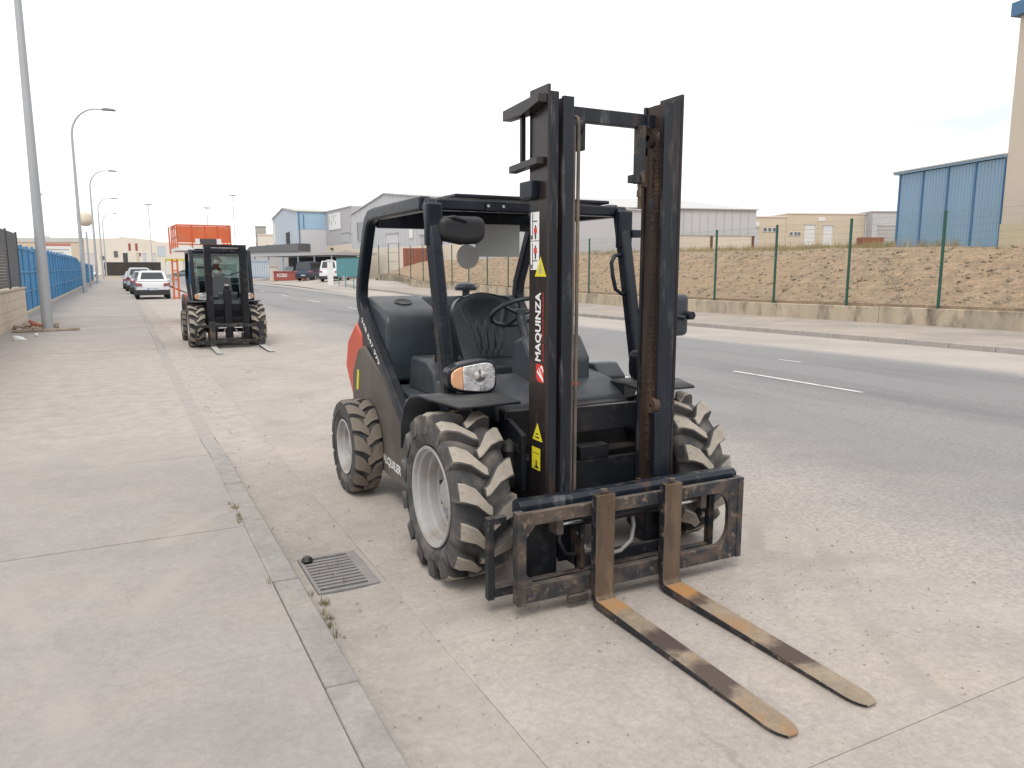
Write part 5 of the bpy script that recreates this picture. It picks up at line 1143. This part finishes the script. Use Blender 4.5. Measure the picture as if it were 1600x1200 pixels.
F = Facade((-3, 209), (9, 203), 0); F.part(hg, 'panel', 'hedge', 0, F.L, 0, 3.1, -.4, 0); F.part(hg, 'coping', 'slat', -.05, F.L + .05, 3.1, 3.25, -.45, .05)
aw = thing('yellow_canopy', (12.5, 205, 0), 'far yellow canopy on posts beside the dark wall', 'canopy')
MB().box(-2.2, 2.2, -2, 2, 3.6, 4.1).build('roof', 'yellow_awning', aw)
for sx in (-2, 2):
    for sy in (-1.8, 1.8): MB().box(sx - .1, sx + .1, sy - .1, sy + .1, 0, 3.6).build('post', 'white_wall', aw)
for k, (px_, x, y, h) in enumerate(((100, -14, 190, 17), (0, 30, 230, 22), (0, 24, 240, 19), (0, 8.5, 235, 19))):
    t = thing('mast_light', (x, y, 0), ('thin far light mast above the tan building', 'tallest thin far light mast right of the orange lift', 'thin far light mast behind the orange lift', 'thin far light mast over the cream units')[k], 'light mast')
    MB().tube([(0, 0, 0), (0, 0, h)], .09, 8).build('pole', 'galv', t); MB().box(-.9, .9, -.2, .2, h, h + .25).build('lamp_bar', 'lamp_head', t)

# ================================================================== VEHICLES
def car(loc_, rz, label, paint, body, gh, wheels, width, rw=.31, group='cars parked along the street', rear_glass=True, dark_bumper=True):
    """body: (y, z_low, z_belt, half width); gh: greenhouse (y_rear_belt, y_rear_roof, y_front_roof, y_front_belt, z_belt_rear, z_belt_front, z_roof); y = 0 is the tail"""
    t = thing('car', loc_, label, 'car', group, rz)
    mb = MB(); n = 12
    for (y, zl, zb_, hw) in body:
        h = zb_ - zl
        half = [(hw * .86, zl), (hw * .96, zl + h * .12), (hw, zl + h * .40), (hw * .995, zl + h * .62), (hw * .955, zl + h * .88), (hw * .88, zb_)]
        mb.v += [(x, y, z) for x, z in half] + [(-x, y, z) for x, z in reversed(half)]
    for i in range(len(body) - 1):
        for k in range(n): a = i * n + k; b = i * n + (k + 1) % n; mb.f.append((a, b, b + n, a + n))
    mb.f += [tuple(range(n))[::-1], tuple((len(body) - 1) * n + k for k in range(n))]
    bo = mb.build('body', paint, t, smooth=45, bevel=.02)
    yr, yrr, yfr, yf, zbr, zbf, zt = gh; wb = width / 2 * .9; wt_ = width / 2 * .70
    B = [Vector(p) for p in ((-wb, yr, zbr), (wb, yr, zbr), (wb, yf, zbf), (-wb, yf, zbf))]; T = [Vector(p) for p in ((-wt_, yrr, zt - .03), (wt_, yrr, zt - .03), (wt_ * .97, yfr, zt - .02), (-wt_ * .97, yfr, zt - .02))]
    g = MB().hexa(B, T); ym = (yrr + yfr) / 2; g.add([T[0], T[1], (wt_ * .8, ym, zt + .02), (-wt_ * .8, ym, zt + .02), T[2], T[3]], [(0, 1, 2, 3), (3, 2, 4, 5), (1, 4, 2), (0, 3, 5)])
    g.build('cabin', paint, t, smooth=30, bevel=.03)
    def pane(name, a, b, c, d, u0, u1, v0, v1):
        def P(u, v): return (a.lerp(b, u)).lerp(d.lerp(c, u), v)
        q = [P(u0, v0), P(u1, v0), P(u1, v1), P(u0, v1)]; nn = (q[1] - q[0]).cross(q[3] - q[0]).normalized()
        MB().hexa([p - nn * .02 for p in q], [p + nn * .012 for p in q]).build(name, 'car_glass', t, bevel=.006)
    if rear_glass: pane('rear_window', B[0], B[1], T[1], T[0], .10, .90, .22, .90)
    pane('windscreen', B[2], B[3], T[3], T[2], .06, .94, .08, .92)
    for a, b, c, d in ((B[1], B[2], T[2], T[1]), (B[3], B[0], T[0], T[3])):
        for u0, u1 in (((.10, .46), (.49, .90)) if rear_glass else ((.62, .93),)):
            pane('side_window', a, b, c, d, u0 if a is B[1] else 1 - u1, u1 if a is B[1] else 1 - u0, .12, .88)
    for y in wheels:
        for s in (-1, 1):
            w_ = MB().lathe([(-.1, .18), (-.105, rw * .93), (-.08, rw), (.08, rw), (.105, rw * .93), (.1, .18)], 24, 'x').build('wheel', 'tyre', t, smooth=40, loc=(s * (width / 2 - .095), y, rw))
            MB().lathe([(s * .09, .19), (s * .1, .18), (s * .085, .05), (s * .1, .001)], 18, 'x').build('rim', 'alloy', w_, smooth=30)
    hw = body[2][3]; zb0 = body[1][2]
    for s in (-1, 1):
        MB().hexa([(s * hw * .62, -.06, zb0 - .24), (s * hw * 1.02, .0, zb0 - .24), (s * hw * 1.01, .32, zb0 - .22), (s * hw * .62, .2, zb0 - .24)], [(s * hw * .62, -.04, zb0 - .10), (s * hw * 1.0, .03, zb0 - .05), (s * hw * 1.0, .36, zb0 - .06), (s * hw * .62, .2, zb0 - .10)]).build('tail_light', 'tail_red', t, bevel=.015)
        MB().box(min(s * hw, s * (hw + .16)), max(s * hw, s * (hw + .16)), yf - .35, yf - .22, zbf, zbf + .13).build('door_mirror', paint if paint != 'car_grey' else 'car_black', t, bevel=.03)
    if dark_bumper:
        MB().hexa([(-hw * .93, -.02, .24), (hw * .93, -.02, .24), (hw * .97, .3, .22), (-hw * .97, .3, .22)], [(-hw * .95, -.035, .52), (hw * .95, -.035, .52), (hw * 1.01, .3, .5), (-hw * 1.01, .3, .5)]).build('bumper', 'car_black', t, bevel=.03)
    pl = MB().box(-.26, .26, -.05, -.036, .50, .61).build('number_plate', 'plate_white', t); MB().box(-.26, -.21, -.052, -.0501, .50, .61).build('plate_band', 'plate_blue', pl)
    return t
HB = [(0, .46, .80, .74), (.05, .30, .96, .82), (.5, .22, .99, .865), (1.9, .20, .97, .87), (2.9, .20, .97, .865), (3.6, .22, .86, .84), (3.95, .3, .72, .76), (4.05, .42, .60, .62)]
HG = (.10, .42, 1.9, 2.95, .96, .95, 1.46)
car((1.62, 46.2, 0), 0, 'white hatchback seen from behind, nearest of the parked cars', 'car_white', HB, (.10, .38, 1.95, 2.95, .98, .97, 1.54), (.68, 3.2), 1.74)
ES = [(0, .46, .86, .76), (.05, .30, 1.02, .82), (.5, .22, 1.04, .88), (2.2, .20, 1.0, .88), (3.1, .20, .99, .87), (3.9, .22, .88, .84), (4.2, .3, .74, .76), (4.3, .42, .60, .62)]
EG = (.06, .30, 2.2, 3.2, 1.02, .98, 1.5)
car((1.48, 53.5, 0), 0, 'grey estate car parked just ahead of the white hatchback', 'car_grey', ES, EG, (.75, 3.45), 1.78)
car((1.30, 60.5, 0), 0, 'tall silver people carrier third in the row of parked cars', 'car_silver', [(a, b, c + .06, d) for a, b, c, d in ES], (.06, .25, 2.5, 3.5, 1.08, 1.04, 1.72), (.75, 3.45), 1.82)
car((1.12, 67.5, 0), 0, 'farthest silver car in the row by the left kerb', 'car_silver', HB, HG, (.68, 3.2), 1.74)
car((-7.2, 172, 0), R(-90), 'white car crossing the far end of the pavement beyond the blue fence', 'car_white', HB, HG, (.68, 3.2), 1.74)
car((6.0, 185, 0), R(20), 'far white car at the junction before the yellow canopy', 'car_white', HB, HG, (.68, 3.2), 1.74)
car((3.8, 178, 0), R(5), 'far blue car left of the white one at the junction', 'car_blue', HB, HG, (.68, 3.2), 1.74)
car((13.6, 170, 0), R(60), 'far grey car turning at the right of the junction', 'car_grey', HB, HG, (.68, 3.2), 1.74)
VB = [(0, .46, 1.0, .80), (.05, .30, 1.08, .88), (.5, .24, 1.1, .92), (2.6, .22, 1.1, .92), (3.5, .22, 1.08, .91), (4.2, .24, .95, .86), (4.45, .32, .78, .78), (4.55, .45, .62, .64)]
VG = (.04, .12, 2.9, 3.75, 1.08, 1.06, 1.92)
car((16.5, 78.0, .45), R(-38), 'dark blue van parked in the yard before the red wall', 'car_blue', VB, VG, (.85, 3.65), 1.86, .33, 'vans parked in the yard')
car((17.0, 69.5, .48), R(-30), 'white van parked in the yard beside the teal board', 'car_white', VB, VG, (.85, 3.65), 1.86, .33, 'vans parked in the yard')
car((17.2, 90, .48), R(-60), 'dark car under the carport behind the red wall', 'car_grey', HB, HG, (.68, 3.2), 1.74)

# orange scissor lift behind the second forklift
sl = thing('scissor_lift', (2.42, 26.2, 0), 'orange scissor lift with raised platform behind the glazed forklift', 'scissor lift')
MB().box(-.55, .62, -1.1, 1.4, .35, .85).build('chassis', 'orange', sl, bevel=.03)
for s in (-1, 1):
    for y in (-.75, 1.05):
        w_ = MB().lathe([(-.13, .2), (-.14, .38), (-.1, .42), (.1, .42), (.14, .38), (.13, .2)], 26, 'x').build('wheel', 'rubber', sl, smooth=40, loc=(s * .52 + .04, y, .42)); MB().lathe([(s * .1, .22), (s * .05, .2), (s * .08, .001)], 18, 'x').build('rim', 'white_wall', w_, smooth=30)
for k in range(4):
    z0 = .9 + k * .32; z1 = z0 + .32
    for s in (-1, 1):
        MB().bar([(s * .42, -1.0, z0 + .04), (s * .42, 1.25, z1 - .04)], .06, .1).build('scissor_arm', 'orange', sl, bevel=.008); MB().bar([(s * .34, 1.25, z0 + .04), (s * .34, -1.0, z1 - .04)], .06, .1).build('scissor_arm', 'orange', sl, bevel=.008)
    MB().tube([(-.46, .12, (z0 + z1) / 2), (.46, .12, (z0 + z1) / 2)], .035, 10).build('pivot', 'galv', sl)
MB().box(-.80, .72, -1.15, 1.45, 2.20, 2.32).build('platform', 'white_wall', sl, bevel=.01)
for x0, x1 in ((-.78, -.40), (-.36, -.02), (.02, .33), (.37, .70)): MB().box(x0, x1, -1.17, -1.14, 2.44, 2.93).build('guard_panel', 'orange', sl, bevel=.008)
for z in (2.96, 2.40): MB().tube([(-.82, -1.15, z), (.74, -1.15, z)], .024, 8).build('rail', 'orange', sl); 
for x in (-.80, -.38, 0, .35, .72): MB().tube([(x, -1.15, 2.3), (x, -1.15, 2.97)], .022, 8).build('stanchion', 'orange', sl)
for s, x in ((0, -.80), (1, .72)):
    for z in (2.96, 2.62): MB().tube([(x, -1.15, z), (x, 1.4, z)], .022, 8).build('rail', 'orange', sl)
    for y in (-.3, .55, 1.4): MB().tube([(x, y, 2.3), (x, y, 2.97)], .022, 8).build('stanchion', 'orange', sl)
MB().tube([(-.80, 1.4, 2.96), (.72, 1.4, 2.96)], .022, 8).build('rail', 'orange', sl)
MB().tube([(-.86, -1.18, 2.93), (-1.02, -1.22, 2.86), (-1.0, -1.22, 2.1)], .024, 8).build('gate_rail', 'orange', sl)
for s in (-.98, -.84):
    MB().tube([(s, -1.2, .75), (s, -1.2, 1.95)], .026, 8).build('ladder_side', 'orange', sl)
for k in range(5): MB().tube([(-.98, -1.2, .8 + k * .27), (-.84, -1.2, .8 + k * .27)], .02, 8).build('ladder_rung', 'orange', sl)
MB().box(-.16, .30, -1.215, -1.172, 2.40, 2.56).build('control_box', 'slat', sl, bevel=.01); MB().box(-.30, -.17, -1.2, -1.172, 2.40, 2.56).build('label_plate', 'white_wall', sl); MB().box(.31, .44, -1.2, -1.172, 2.40, 2.56).build('label_plate', 'white_wall', sl)
